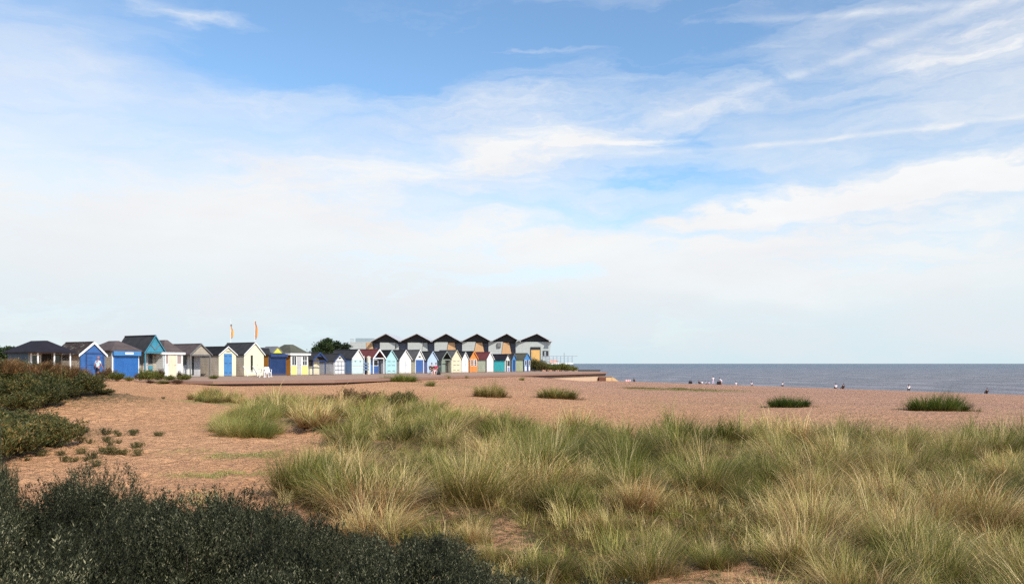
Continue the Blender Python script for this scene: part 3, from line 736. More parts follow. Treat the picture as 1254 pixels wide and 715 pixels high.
# flat roofed wing at the landward end
MB().prism(bpoly([(427.5, yb), (457, yb), (454.6, 418.6), (427.5, 418.6)]), .6, 12).build('wing_wall', clad, B)
MB().prism(bpoly([(448, 431), (457, 431), (455, 419.4), (448, 419.4)]), .5, .598).build('timber_panel', paint('warm_timber_cladding', (0,0,0)), B)
MB().prism(bpoly([(432.5, 418.5), (454.4, 418.5), (454.4, 413.6), (432.5, 413.6)]), 2, 10).build('roof_plant_room', paint('zinc_sheet', srgb(140, 152, 156), .5, boards='v', wear=.06, dirt=False), B)
mb = MB()
for i in range(7): mb.prism(bpoly([(427.6+i*.8, 418.5), (427.75+i*.8, 418.5), (427.75+i*.8, 414.6), (427.6+i*.8, 414.6)]), .7, .74)
mb.prism(bpoly([(427.6, 414.9), (432.4, 414.9), (432.4, 414.6), (427.6, 414.6)]), .69, .73)
mb.build('roof_railing', steel, B)
tag(B, 'grey and timber clad building with six pointed roofs behind the beach huts', 'building')

# terrace with railings at the seaward end
TY = 131.0
def tx(px): return X(px, TY)
T = empty('viewing_terrace', (tx(664), TY, PZ)); To = Vector(T.location); dz = Z(444.4, TY)-To.z
ww = tx(702)-To.x
MB().box(-1.2, ww, 0, 3.4, dz-.18, dz).build('deck', white_t, T)
for i, px in enumerate((664, 671, 678, 685, 692, 701)):
    x0 = tx(px)-To.x; MB().box(x0-.07, x0+.07, .1, .24, 0, dz-.18).build('post', grey_t, T)
th = Z(436.2, TY)-To.z
for px in (664, 668.5, 673, 677.5, 682, 686.6, 691, 695.6, 700.6): x0 = tx(px)-To.x; MB().box(x0-.035, x0+.035, .02, .07, dz, th).build('railing_post', steel_b, T)
mb = MB(); mb.box(-.1, tx(707.2)-To.x, 0, .06, th, th+.07)
for k in (.33, .66): mb.box(-.1, ww, .03, .055, dz+(th-dz)*k, dz+(th-dz)*k+.04)
mb.build('railing', steel, T)
MB().box(tx(674)-To.x, tx(684)-To.x, 2.6, 2.8, dz, dz+.55).build('parapet', paint('pink_brick_render', srgb(214, 160, 140), .8, boards=None, wear=.1, dirt=False), T)
MB().tube((tx(691)-To.x, .2, dz), (tx(691)-To.x, .2, Z(431.8, TY)-To.z), .05, .03).build('mast', grey_t, T)
tag(T, 'raised viewing terrace with grey railings and a short mast beside the building', 'terrace')
# lean ramp in front of it, and the low dark wall at the sea end
o = empty('access_ramp', (tx(662), 126, PZ)); mb = MB()
mb.add([(0, 0, 0), (3.2, 0, 0), (3.2, 1.2, 0), (0, 1.2, 0), (0, 0, 1.15), (3.2, 0, .35), (3.2, 1.2, .35), (0, 1.2, 1.15)], [(0,3,2,1),(4,5,6,7),(0,1,5,4),(1,2,6,5),(2,3,7,6),(3,0,4,7)])
mb.build('ramp', paint('pink_brick_render', (0,0,0)), o)
mb = MB(); mb.bar((0, .05, 2.1), (3.2, .05, 1.3), .05, .05); mb.bar((0, .05, 1.65), (3.2, .05, .85), .04, .04)
for i in range(5): t = i/4; mb.bar((3.2*t, .05, 1.15-.8*t), (3.2*t, .05, 2.1-.8*t), .05, .05)
mb.build('handrail', steel, o)
tag(o, 'short sloping ramp with a handrail below the viewing terrace', 'ramp')
a0 = Vector((X(708, 118), 118, 0)); o = empty('low_wall', (a0.x, a0.y, PZ)); 
MB().box(0, 3.2, 0, .35, 0, .20).build('wall', plain('dark_stone', (.07, .065, .06), .9), o); MB().box(-.05, 3.25, -.04, .39, .2, .25).build('cap', plain('dark_stone', (0,0,0)), o)
tag(o, 'low dark wall on the far edge of the promenade by the sea', 'low wall')

# ------------------------------------------------------------------ flags
def flag(px, ytop, yf0, yf1, Y, w, m, label, seed):
    g = zt1(X(px, Y), Y); o = empty('flag', (X(px, Y), Y, g)); rnd = random.Random(seed)
    zt_ = Z(ytop, Y)-g
    MB().tube((0, 0, 0), (0, 0, zt_), .035, .018, 8).build('pole', white_t, o)
    za, zb = Z(yf1, Y)-g, Z(yf0, Y)-g; n = 16; mm = 6; vs = []; 
    for i in range(n+1):
        t = i/n; wd = w*(math.sin(math.pi*min(1, t*1.08+.02))**.6 if t < .93 else .35)
        for j in range(mm+1):
            s = j/mm; vs.append((.03+s*wd, .07*math.sin(s*7+t*4), za+(zb-za)*t-.25*s*(1-t)))
    fs = [(i*(mm+1)+j, i*(mm+1)+j+1, (i+1)*(mm+1)+j+1, (i+1)*(mm+1)+j) for i in range(n) for j in range(mm)]
    c = MB().add(vs, fs).build('cloth', m, o, smooth=True)
    sd = c.modifiers.new('thick', 'SOLIDIFY'); sd.thickness = .01
    tag(o, label, 'flag', 'orange flags behind the beach huts'); return o
oc = plain('orange_flag_cloth', srgb(226, 152, 44), .8, var=.15, scale=3)
rc = plain('red_orange_flag_cloth', srgb(206, 128, 44), .8, var=.3, scale=2)
f1 = flag(282.6, 390.5, 399, 412, 88, .24, oc, 'limp orange flag on a bare topped pole above the blue doored hut', 1)
MB().box(-.03, .12, -.03, .03, Z(399.5, 88)-zt1(X(282.6, 88), 88), Z(397, 88)-zt1(X(282.6, 88), 88)).build('pulley', grey_t, f1)
flag(312.2, 392.0, 393, 413, 88, .24, rc, 'dark orange feather flag above the big cream hut', 2)

# ------------------------------------------------------------------ plants
def mesh_np(name, v, f, mats=(), tone=None):
    me = bpy.data.meshes.new(name); n = f.shape[1]
    me.vertices.add(len(v)); me.vertices.foreach_set('co', np.ascontiguousarray(v, np.float32).ravel())
    me.loops.add(f.size); me.loops.foreach_set('vertex_index', f.ravel().astype(np.int32))
    me.polygons.add(len(f)); me.polygons.foreach_set('loop_start', np.arange(0, f.size, n)); me.polygons.foreach_set('loop_total', np.full(len(f), n))
    me.update(); me.validate()
    if tone is not None:
        at = me.attributes.new('tone', 'FLOAT', 'POINT'); at.data.foreach_set('value', np.ascontiguousarray(tone, np.float32))
    for m in mats: me.materials.append(m)
    return me
def blades(rng, base, az, tilt, length, width, bend, seg=3, wind=(0, 0)):
    """bent tapering strips: base n x 3, az heading, tilt from upright, bend added along the blade"""
    n = len(base); pts = []; p = base.copy(); a = tilt.copy(); pts.append(p.copy())
    side = np.stack([-np.sin(az+rng.normal(0, .7, n)), np.cos(az+rng.normal(0, .7, n)), np.zeros(n)], -1)
    for i in range(seg):
        st = length/seg
        d = np.stack([np.sin(a)*np.cos(az), np.sin(a)*np.sin(az), np.cos(a)], -1)
        d[:, 0] += wind[0]*(i+.5)/seg; d[:, 1] += wind[1]*(i+.5)/seg
        d /= np.linalg.norm(d, axis=1)[:, None]
        p = p + d*st[:, None]; pts.append(p.copy()); a = a+bend*(i+1)/seg
    V = []
    for i, q in enumerate(pts):
        w = width*(1-.88*(i/seg)**1.3)/2
        V.append(q-side*w[:, None]); V.append(q+side*w[:, None])
    V = np.stack(V, 1); k = 2*(seg+1)
    fb = np.array([[2*i, 2*i+1, 2*i+3, 2*i+2] for i in range(seg)])
    Fc = (np.arange(n)[:, None, None]*k + fb[None]).reshape(-1, 4)
    return V.reshape(-1, 3), Fc
def tussock(name, seed, n, r0, h, spread, mat, wmul=1.0, ry=1.0, dead=.22, droop=1.0, wind=(.32, .05), skirt=.28):
    rng = np.random.default_rng(seed)
    nt = max(6, n//42)                               # many tufts, each combed its own way
    tr = r0*np.sqrt(rng.random(nt)); ta = rng.random(nt)*2*math.pi
    tc = np.stack([tr*np.cos(ta), tr*np.sin(ta)*ry], -1)
    taz = ta+rng.normal(0, .8, nt); ttl = (tr/r0)**1.3*spread*.5+np.abs(rng.normal(0, .22, nt)); th = rng.normal(1, .17, nt); tb = .2+.8*rng.random(nt); tt = rng.random(nt)
    k = rng.integers(0, nt, n)
    bs = tc[k]+rng.normal(0, .03, (n, 2)); rr = np.hypot(bs[:, 0], bs[:, 1]/ry)
    az = taz[k]+rng.normal(0, .5, n)
    tilt = ttl[k]+rng.normal(0, .17, n)+.07
    hh = (h*(1.06-.25*(rr/r0)**2))*(.5+.55*rng.random(n)**.8)*th[k]
    bend = (tb[k]*.6+.45*rng.random(n))*droop*.75
    tone = np.clip(tt[k]*.95+rng.normal(0, .06, n), 0, 1)
    isdead = rng.random(n) < dead
    tilt = np.where(isdead, tilt+.35+.45*rng.random(n), tilt); hh = np.where(isdead, hh*.62, hh); bend = np.where(isdead, bend+.5, bend)
    az = np.where(isdead, az+rng.normal(0, .8, n), az); tone = np.where(isdead, 1.0-.25*rng.random(n), tone)
    sk = rng.random(n) < skirt                       # the ragged skirt of short and fallen blades round the foot
    a2 = rng.random(n)*2*math.pi; r2 = r0*(.6+.95*rng.random(n))
    bs = np.where(sk[:, None], np.stack([r2*np.cos(a2), r2*np.sin(a2)*ry], -1), bs)
    az = np.where(sk, a2+rng.normal(0, 1.1, n), az); tilt = np.where(sk, .3+1.1*rng.random(n), tilt); hh = np.where(sk, h*(.14+.3*rng.random(n)), hh)
    base = np.concatenate([bs, np.full((n, 1), -.06)], 1)
    V, Fc = blades(rng, base, az, tilt, hh, (.003+.0045*rng.random(n))*wmul, bend, 4, wind)
    V[:, 2] = np.where(V[:, 2] < 0, np.maximum(V[:, 2], -.03), V[:, 2])
    return mesh_np(name, V, Fc, [mat], np.repeat(tone, 10))
G_COLS = [(0, srgb(72, 86, 22)), (.25, srgb(106, 112, 32)), (.46, srgb(142, 136, 64)), (.62, srgb(194, 172, 108)), (.76, srgb(228, 202, 150)), (.89, srgb(178, 124, 68)), (1, srgb(124, 78, 42))]
marram = leafmat('marram_blades', G_COLS, .25, .5, .3, base=srgb(104, 72, 42), hscale=.45, tufts=True)
D_COLS = [(0, srgb(44, 66, 22)), (.4, srgb(76, 96, 34)), (.75, srgb(110, 122, 50)), (1, srgb(170, 152, 88))]
dark_marram = leafmat('dark_marram_blades', D_COLS, .25, .5, .3, base=srgb(80, 70, 34), hscale=.25, tufts=True)
B_COLS = [(0, srgb(96, 106, 44)), (.35, srgb(128, 134, 64)), (.65, srgb(168, 162, 90)), (1, srgb(206, 186, 130))]
bright_marram = leafmat('fresh_marram_blades', B_COLS, .35, .5, .3, base=srgb(150, 124, 66), hscale=.25, tufts=True)
S_COLS = [(0, srgb(80, 54, 34)), (.5, srgb(122, 88, 54)), (1, srgb(176, 138, 92))]
straw = leafmat('dry_straw_blades', S_COLS, .25, .6, .2, tufts=False)

short_g = leafmat('short_grass_blades', [(0, srgb(70, 80, 26)), (.5, srgb(104, 104, 42)), (.8, srgb(146, 126, 66)), (1, srgb(120, 80, 44))], .25, .5, .2)
TUS = [tussock('marram_tussock', 100+i, 2700, .40+.08*(i % 3), .80+.10*(i % 2), .9+.2*(i % 3), marram, dead=.12+.06*(i % 3), droop=.75+.25*(i % 3), skirt=.2) for i in range(8)]
TFAR = [tussock('marram_tussock', 130+i, 1500, .46, .86, .9, marram, wmul=2.2, dead=.18) for i in range(4)]
TBR = [tussock('marram_tussock', 150+i, 1500, .36, .9, .9, bright_marram, wmul=1.6, dead=.08, droop=.7) for i in range(2)]
TWIDE = [tussock('marram_tussock', 160+i, 4200, .95, .80, .8, dark_marram, wmul=2.6, ry=.5, dead=.05, wind=(.1, 0), droop=.6) for i in range(2)]
TSTR = [tussock('dry_grass_tuft', 170+i, 500, .3, .5, .9, straw, wmul=3, dead=.1) for i in range(2)]
THATCH = [tussock('flattened_grass_tuft', 180+i, 900, .34, .46, 1.25, marram, wmul=1.2, dead=.7, droop=1.3) for i in range(3)]

def put(me, name, x, y, s, label, cat, group=None, rz=None, sz=None, dzz=0.0, tilt=0.0):
    o = bpy.data.objects.new(name, me); C.objects.link(o)
    o.location = (x, y, zt1(x, y)-.01+dzz); o.rotation_euler = (random.uniform(-tilt, tilt), random.uniform(-tilt, tilt), random.uniform(-.9, .9) if rz is None else rz)
    sz = s if sz is None else sz; o.scale = (s, s, sz)
    return tag(o, label, cat, group)

SIL = [(-200, 500), (-40, 530), (-8, 545), (4, 562), (18, 568), (33, 568), (84, 566), (135, 570), (150, 590), (204, 606), (222, 601), (242, 610), (281, 602), (301, 615),
       (333, 611), (351, 630), (376, 627), (402, 642), (415, 652), (443, 652), (463, 662), (484, 660), (509, 642), (535, 645), (550, 662), (568, 678), (581, 693), (620, 703), (700, 712), (760, 716)]
def sil(px): return float(np.interp(px, [a for a, b in SIL], [b for a, b in SIL]))

rng = np.random.default_rng(5)
pts = []
cand = []
for _ in range(60000):
    y = 5.5+33*rng.random()**1.15; x = (-.38+1.06*rng.random())*y
    cand.append((x, y))
cand = np.array(cand); gf = grass_field(cand[:, 0], cand[:, 1])
den = fbm(cand[:, 0]*.45, cand[:, 1]*.45, 41)
for (x, y), g, dn in zip(cand, gf, den):
    if g < .55: continue
    px = 627+1000*x/y
    gy = 445+(EYE-2.75)/y*1000
    sp = .92 if y < 14 else (1.0 if y < 24 else 1.25)
    if 560 < px < 960 and gy > 650: sp = .72
    if 340 < px < 600 and gy > 610: sp = .85
    sp *= .8+.5*dn
    if px < 640 and gy+10 > sil(px): continue       # buckthorn stands here
    ok = True
    for (qx, qy, _) in pts:
        if (qx-x)**2+(qy-y)**2 < sp*sp: ok = False; break
    if ok: pts.append((x, y, dn))
    if len(pts) >= 274: break
print('TUSSOCKS', len(pts))
MG = 'marram grass tussocks crowding the dune'
for (x, y, dn) in pts:
    near = y < 20
    px = 627+1000*x/y; gy = 445+(EYE-2.75)/y*1000
    s = random.uniform(.72, 1.28)*(1.0 if y < 24 else 1.05)
    if 560 < px < 960 and gy > 640: s *= .55
    elif gy > 650: s *= .8
    if near and random.random() < (.5 if 560 < px < 960 and gy > 630 else .16): put(random.choice(THATCH), 'marram_tussock', x, y, s*1.1, 'tussock of marram grass among its like on the dune', 'grass tussock', MG, tilt=.12)
    else: put(random.choice(TUS if near else TFAR), 'marram_tussock', x, y, s, 'tussock of marram grass among its like on the dune', 'grass tussock', MG, sz=s*random.uniform(.85, 1.1), tilt=.12)
# beyond those three hundred: the small tufts that close the gaps, one mass
inf = []
gapn = fbm(cand[:, 0]*.55, cand[:, 1]*.55, 77, 3)
for (x, y), g, gn in zip(cand[::-1], gf[::-1], gapn[::-1]):
    if y > 23 or g < .4 or gn < .41 or abs(x/y) > .68: continue
    if (627+1000*x/y) < 640 and 445+(EYE-2.75)/y*1000+4 > sil(627+1000*x/y): continue
    if min((a-x)**2+(b-y)**2 for a, b, _ in pts) < .42**2: continue
    if inf and min((a-x)**2+(b-y)**2 for a, b in inf) < (.40 if y < 14 else .6)**2: continue
    inf.append((x, y))
    if len(inf) >= 380: break
SM = [tussock('small', 300+i, 420, .26, .42, 1.0, marram, wmul=1.1, dead=.3, droop=1.1, skirt=.35) for i in range(6)]
SMd = []
for me in SM:
    a = np.zeros(len(me.vertices)*3, np.float32); me.vertices.foreach_get('co', a); t = np.zeros(len(me.vertices), np.float32); me.attributes['tone'].data.foreach_get('value', t); SMd.append((a.reshape(-1, 3), t))
    bpy.data.meshes.remove(me)
rg = np.random.default_rng(9); VV = []; TT = []
for x, y in inf:
    a, t = SMd[rg.integers(0, 6)]; th = rg.random()*1.6-.8; c, s_ = math.cos(th), math.sin(th); sc = rg.uniform(.6, 1.25)
    v = np.stack([a[:, 0]*c-a[:, 1]*s_, a[:, 0]*s_+a[:, 1]*c, a[:, 2]], -1)*sc+np.array([x, y, zt1(x, y)])
    VV.append(v); TT.append(np.clip(t*.8+rg.uniform(-.1, .3), 0, 1))
VV = np.concatenate(VV); TT = np.concatenate(TT); nb_ = len(VV)//10
Fq = (np.arange(nb_)[:, None, None]*10+np.array([[2*i, 2*i+1, 2*i+3, 2*i+2] for i in range(4)])[None]).reshape(-1, 4)
flat_m = leafmat('small_marram_blades', G_COLS, .25, .5, .3, tufts=True)
tag(link('marram_undergrowth', mesh_np('marram_undergrowth', VV, Fq, [flat_m], TT), None), 'small tufts of marram filling the gaps between the big tussocks', 'grass', kind='stuff')
print('INFILL', len(inf))
# bright green clump beside the sandy path and the duller one above it
for px, Y, s in ((272, 25, .8), (284, 24, .95), (300, 23.5, 1.05), (318, 23.4, .95), (332, 24.5, .8), (278, 27.5, .9), (296, 28, 1.0), (313, 28.3, 1.05), (330, 28, .9)):
    put(random.choice(TBR), 'marram_tussock', X(px, Y), Y, s, 'bright green marram tussock in the clump beside the sandy path', 'grass tussock', 'bright marram tussocks beside the path')
for px, Y, s in ((240, 41, .8), (250, 40, .9), (261, 41, 1.0), (272, 39, .85), (284, 39, .8), (296, 38, .75), (306, 36, .7), (255, 44, .9), (270, 43, .8), (247, 38, .75), (262, 37.5, .8), (290, 41, .85), (318, 34.5, .8), (345, 36, .9), (362, 38, .85), (379, 37, .95), (394, 39, .9)):
    put(random.choice(TFAR), 'marram_tussock', X(px, Y), Y, s*.9, 'dull green marram tussock at the head of the sandy path', 'grass tussock', 'marram tussocks at the head of the path')
# lone clumps out on the beach sand
for px, Y, s, sz, me, lb in ((967, 42, 1.0, .85, TWIDE[0], 'dark green marram clump alone on the beach, the lower of the two near the sea'),
                        (1148, 39, 1.28, 1.25, TWIDE[1], 'largest dark green marram clump alone on the beach sand'),
                        (600, 46, .86, 1.15, TWIDE[1], 'marram clump on the sand left of a similar long one'),
                        (683, 47, 1.1, 1.0, TWIDE[0], 'long marram clump on the sand in front of the sea wall')):
    o = put(me, 'marram_clump', X(px, Y), Y, s, lb, 'grass clump', rz=random.uniform(-.2, .2), sz=sz)
    if px < 700: o.data = o.data.copy(); o.data.materials[0] = marram
for px, Y, s, lb in ((471, 62, .75, 'small grass tuft on the promenade edge before the cyan hut'), (495, 61, 1.15, 'biggest grass tuft on the promenade edge before the plain white hut'),
                     (527, 56, .7, 'small round grass tuft on open sand below the seated couple'), (547, 70, .6, 'grass tuft on the promenade edge before the green porch hut'),
                     (570.5, 73, .42, 'tiny dark grass tuft on the sea wall before the narrow white hut'), (639, 74, .5, 'little dark grass tuft on the sand below the end hut'),
                     (437, 57, .5, 'thin grass tuft on the sand before the mint panelled hut')):
    put(TWIDE[0] if s > 1 else TBR[0], 'grass_tuft', X(px, Y), Y, s*(.8 if s > 1 else 1), lb, 'grass tuft')
o = put(TUS[2], 'grass_tuft', X(1013, 21.5), 21.5, .9, 'taller grass tuft poking above the dune line right of the low beach clump', 'grass tuft')

# short growth and fallen straw between the tussocks: nobody could count it
def stuff_field(name, n, region, lmin, lmax, wd, mat, flat, seed):
    rng = np.random.default_rng(seed); P = region(rng, n); n = len(P)
    z = zt(P[:, 0], P[:, 1]); base = np.stack([P[:, 0], P[:, 1], z-.01], -1)
    az = rng.random(n)*2*math.pi; tilt = np.clip(rng.normal(flat, .3, n), 0, 1.5); ln = lmin+(lmax-lmin)*rng.random(n)
    V, Fc = blades(rng, base, az, tilt, ln, wd*(.6+.8*rng.random(n)), .3+.5*rng.random(n), 2)
    zz = zt(V[:, 0], V[:, 1]); V[:, 2] = np.maximum(V[:, 2], zz+.004)
    return link(name, mesh_np(name, V, Fc, [mat]), None)
def reg_field(rng, n):
    y = 6+19*rng.random(n*3)**1.2; x = (-.36+1.02*rng.random(n*3))*y
    g = grass_field(x, y)*(.35+fbm(x*.9, y*.9, 31))*(1-.6*sm(.44, .34, fbm(x*.55, y*.55, 77, 3))); k = g > .35+.5*rng.random(n*3)
    return np.stack([x[k], y[k]], -1)[:n]
tag(stuff_field('short_grass', 90000, reg_field, .06, .24, .0055, short_g, .6, 61), 'short thin grass between the tussocks on the dune', 'grass', kind='stuff')
tag(stuff_field('fallen_straw', 70000, reg_field, .08, .26, .0045, straw, 1.35, 62), 'dry straw lying on the sand between the tussocks', 'straw', kind='stuff')
def blobs(spec):
    def f(rng, n):
        out = []
        tot = sum(w for *_, w in spec)
        for cx, cy, rx, ry, w in spec:
            m = int(n*w/tot); out.append(np.stack([cx+rng.normal(0, rx*.5, m), cy+rng.normal(0, ry*.5, m)], -1))
        P = np.concatenate(out); k = fbm(P[:, 0]*1.3, P[:, 1]*.8, 33) > .42
        return P[k]
    return f
bright_g = leafmat('fresh_grass_blades', B_COLS, .3, .5, .3)
tag(stuff_field('path_side_grass', 26000, blobs([(-8.2, 31, 2.4, 6, 4), (-6.6, 19.5, 1.5, .8, 1.2), (-5.7, 16.2, 1.2, .5, .8), (-13.2, 38, 3, 3, 2), (-4.7, 13.2, .8, .8, .8)]), .03, .11, .006, bright_g, .6, 63),
    'thin low grass creeping over the sand beside the path', 'grass', kind='stuff')
tag(stuff_field('beach_grass', 8000, blobs([(15.2, 72, 5.5, 5.5, 4), (11.5, 74.5, 1.6, 1.2, 2), (16, 75, 1.4, 1, 1.5)]), .05, .16, .014, short_g, .5, 64),
    'low green grass spreading over the open beach sand', 'grass', kind='stuff')

# --- woody plants: shoots with lance-shaped leaves
def shrub_mesh(name, seed, shoots, rx, rz_, leaf, lw, per, mat, open_=.0, flat=.0):
    rng = np.random.default_rng(seed)
    # shoot tips fill a bumpy dome, most of them near its skin
    th = rng.random(shoots)*2*math.pi; ph = np.arccos(1-rng.random(shoots)*1.05); rr = rng.random(shoots)**(.28)
    d = np.stack([np.sin(ph)*np.cos(th), np.sin(ph)*np.sin(th), np.cos(ph)], -1)
    bump = .78+.5*(np.sin(d[:, 0]*6+seed)*np.cos(d[:, 1]*5.3+seed*2)+np.sin(d[:, 2]*7+d[:, 0]*5+seed*1.7))*.5+.12*(rng.random(shoots) < .12)
    tip = d*(rr*bump)[:, None]*np.array([rx, rx, rz_*.62]); tip[:, 2] += rz_*.36
    tip[:, 2] = np.maximum(tip[:, 2], .06)
    up = np.stack([d[:, 0]*.55, d[:, 1]*.55, .75+.3*rng.random(shoots)], -1)+rng.normal(0, .18, (shoots, 3)); up /= np.linalg.norm(up, axis=1)[:, None]
    L = leaf*(3.0+2.2*rng.random(shoots))
    n = shoots*per; k = np.repeat(np.arange(shoots), per); t = rng.random(n)
    b = tip[k]+up[k]*((t-.55)*L[k])[:, None]
    az = rng.random(n)*2*math.pi; side = np.stack([np.cos(az), np.sin(az), np.zeros(n)], -1)
    ld = up[k]*(.75-.25*flat)+side*(.55+flat*.3)+rng.normal(0, .12, (n, 3)); ld /= np.linalg.norm(ld, axis=1)[:, None]
    wv = np.cross(ld, rng.normal(0, 1, (n, 3))); wv /= np.linalg.norm(wv, axis=1)[:, None]
    ll = leaf*(.7+.6*rng.random(n)); w = lw*(.7+.6*rng.random(n))
    V = np.stack([b, b+ld*(ll*.45)[:, None]-wv*(w/2)[:, None], b+ld*ll[:, None], b+ld*(ll*.45)[:, None]+wv*(w/2)[:, None]], 1).reshape(-1, 3)
    Fc = np.arange(n*4).reshape(-1, 4)
    V[:, 2] = np.maximum(V[:, 2], .01)
    fol = mesh_np(name, V, Fc, [mat])
    mb = MB(); rnd = random.Random(seed)
    for i in range(16):
        j = rnd.randrange(shoots); tp = Vector(tip[j]); a = Vector((tp.x*.12, tp.y*.12, -.05)); m1 = a.lerp(tp, .5)+Vector((rnd.uniform(-.06, .06), rnd.uniform(-.06, .06), .04))
        mb.tube(a, m1, .014*rz_, .009*rz_, 5, False); mb.tube(m1, tp, .009*rz_, .003*rz_, 5, False)
    return fol, mb.mesh('branches')
bark = plain('grey_brown_bark', (.10, .075, .055), .9, var=.3, bump=.01)
N_COLS = [(0, srgb(24, 26, 16)), (.5, srgb(44, 47, 30)), (.78, srgb(76, 78, 54)), (.94, srgb(156, 150, 118)), (1, srgb(130, 78, 46))]
buck = leafmat('buckthorn_leaves', N_COLS, .10, .6, .15)
M_COLS = [(0, srgb(44, 46, 20)), (.4, srgb(62, 66, 30)), (.75, srgb(96, 94, 48)), (.92, srgb(124, 92, 50)), (1, srgb(140, 112, 64))]
buck_far = leafmat('dune_shrub_leaves', M_COLS, .15, .55, .3)
DK_COLS = [(0, srgb(22, 36, 18)), (.5, srgb(40, 56, 28)), (1, srgb(72, 84, 40))]
tree_l = leafmat('tree_leaves', DK_COLS, .15, .5, .3)
RD_COLS = [(0, srgb(60, 56, 30)), (.45, srgb(84, 64, 36)), (.8, srgb(104, 60, 44)), (1, srgb(120, 110, 60))]
red_l = leafmat('reddish_shrub_leaves', RD_COLS, .15, .5, .3)
PL_COLS = [(0, srgb(70, 84, 30)), (.5, srgb(104, 112, 44)), (.8, srgb(140, 120, 60)), (1, srgb(110, 70, 40))]
weed_l = leafmat('weed_leaves', PL_COLS, .2, .5, .3)
def protos(name, seeds, *a, **k): return [shrub_mesh(name, s, *a, **k) for s in seeds]
BK = protos('foliage', (1, 2, 3, 4), 2700, .62, 1.0, .026, .0068, 15, buck)
BKF = protos('foliage', (11, 12, 13), 620, .75, .85, .10, .026, 11, buck_far, flat=.3)
def shrub(pr, name, x, y, sx, sz, label, cat, group=None, dz_=0.0):
    fol, br = random.choice(pr); o = empty(name, (x, y, zt1(x, y)+dz_), random.uniform(0, 6.28)); o.scale = (sx, sx*random.uniform(.85, 1.15), sz)
    link('foliage', fol, None, o); link('branches', br, bark, o)
    return tag(o, label, cat, group)
FG = 'sea buckthorn bushes filling the foreground'
nfg = 0; yy = 4.5
while yy < 10.2:
    xx = -.72*yy
    while xx < .16*yy:
        x = xx+random.uniform(-.16, .16); y = yy+random.uniform(-.16, .16); px = 627+1000*x/y
        g = zt1(x, y); top = EYE-(sil(px)-445+random.uniform(-2, 10))/1000*y
        h = min(top-g, random.choice((.5, .75, .95, 1.1, 1.2)))
        if h > .33:
            shrub(BK, 'sea_buckthorn', x, y, max(.62, min(1.0, h*.95)), h/1.02, 'grey green sea buckthorn bush in the dense foreground thicket', 'shrub', FG); nfg += 1
        xx += .62
    yy += .58
for px, Y, h in ((-34, 9.6, 1.5), (-12, 9.5, 1.42), (2, 9.3, 1.25), (-70, 9.0, 1.5)):
    shrub(BK, 'sea_buckthorn', X(px, Y), Y, .36, h, 'grey green sea buckthorn bush in the dense foreground thicket', 'shrub', FG)
print('FG shrubs', nfg)
# dune scrub on the left: upper bank and lower lobe
MGp = 'dune scrub bushes on the sandy bank'; LGp = 'dune scrub bushes in the lower lobe'
def scr(n, test, yr, xr, grp, lb, top):
    out = []; k = 0
    while len(out) < n and k < 6000:
        k += 1; y = random.uniform(*yr); x = random.uniform(*xr)
        if not test(x, y) or any((a-x)**2+(b-y)**2 < .95**2 for a, b in out): continue
        out.append((x, y)); g = zt1(x, y); px = 627+1000*x/y
        lim = EYE-(top(px)-445)/1000*y-g
        h = min(random.uniform(.55, .95), lim)
        if h < .18: continue
        shrub(BKF, 'dune_shrub', x, y, random.uniform(.85, 1.15)*(.6 if h < .35 else 1), h/.85, lb, 'shrub', grp)
    print(grp, len(out))
topA = lambda px: np.interp(px, [-80, 0, 40, 60, 90, 105, 125, 145, 160], [441, 443, 444, 445, 453, 464, 474, 488, 500])
scr(95, lambda x, y: (627+1000*x/y) < np.interp(y, [27.5, 29, 31, 33, 36, 40], [20, 70, 125, 143, 128, 100]), (27.5, 39), (-30, -14), MGp, 'dark green bush in the scrub on the sandy bank', topA)
topB = lambda px: np.interp(px, [-80, 0, 40, 80, 100, 110], [500, 502, 506, 518, 530, 545])
scr(60, lambda x, y: (627+1000*x/y) < np.interp(y, [16.5, 18, 20, 22, 24.5], [-30, 30, 78, 84, 40]), (16.8, 25), (-19.5, -9.6), LGp, 'olive bush in the lower lobe of scrub beside the path', topB)
for i in range(46):
    y = random.uniform(31.5, 37.5); px = random.uniform(0, 98)
    put(random.choice(TSTR), 'dry_grass_tuft', X(px, y), y, random.uniform(.95, 1.35), 'dry golden grass tuft on top of the scrubby bank', 'grass tuft', 'dry grass tufts on the crest of the bank', dzz=.5)
# sprigs on the path
SP = protos('foliage', (21, 22), 70, .34, .22, .07, .016, 10, buck_far, flat=.5)
sprigs = [(80, 529), (92, 531), (103, 529), (108, 507), (104, 508), (128, 532), (134, 530), (142, 531), (146, 533), (163, 533), (164, 531), (191, 533), (196, 534), (99, 543), (110, 543), (131, 542), (135, 545), (145, 543), (166, 546), (170, 547), (124, 553), (130, 556), (138, 557), (146, 556), (152, 553), (168, 558), (75, 558), (80, 561), (92, 560), (99, 561), (106, 564), (114, 562), (118, 568), (52, 549), (62, 547), (33, 555), (70, 543), (155, 499), (120, 502), (126, 501), (200, 489)]
for px, py in sprigs:
    y = 1.95/((py-445)/1000)
    for _ in range(6): y = (EYE-zt1(X(px, y), y))/((py-445)/1000)
    s = random.uniform(.3, .62); shrub(SP, 'sand_sprig', X(px, y), y, s, s*random.uniform(.8, 1.3), 'small green sprig growing from the bare sand of the path', 'plant', 'small sprigs scattered on the path sand')
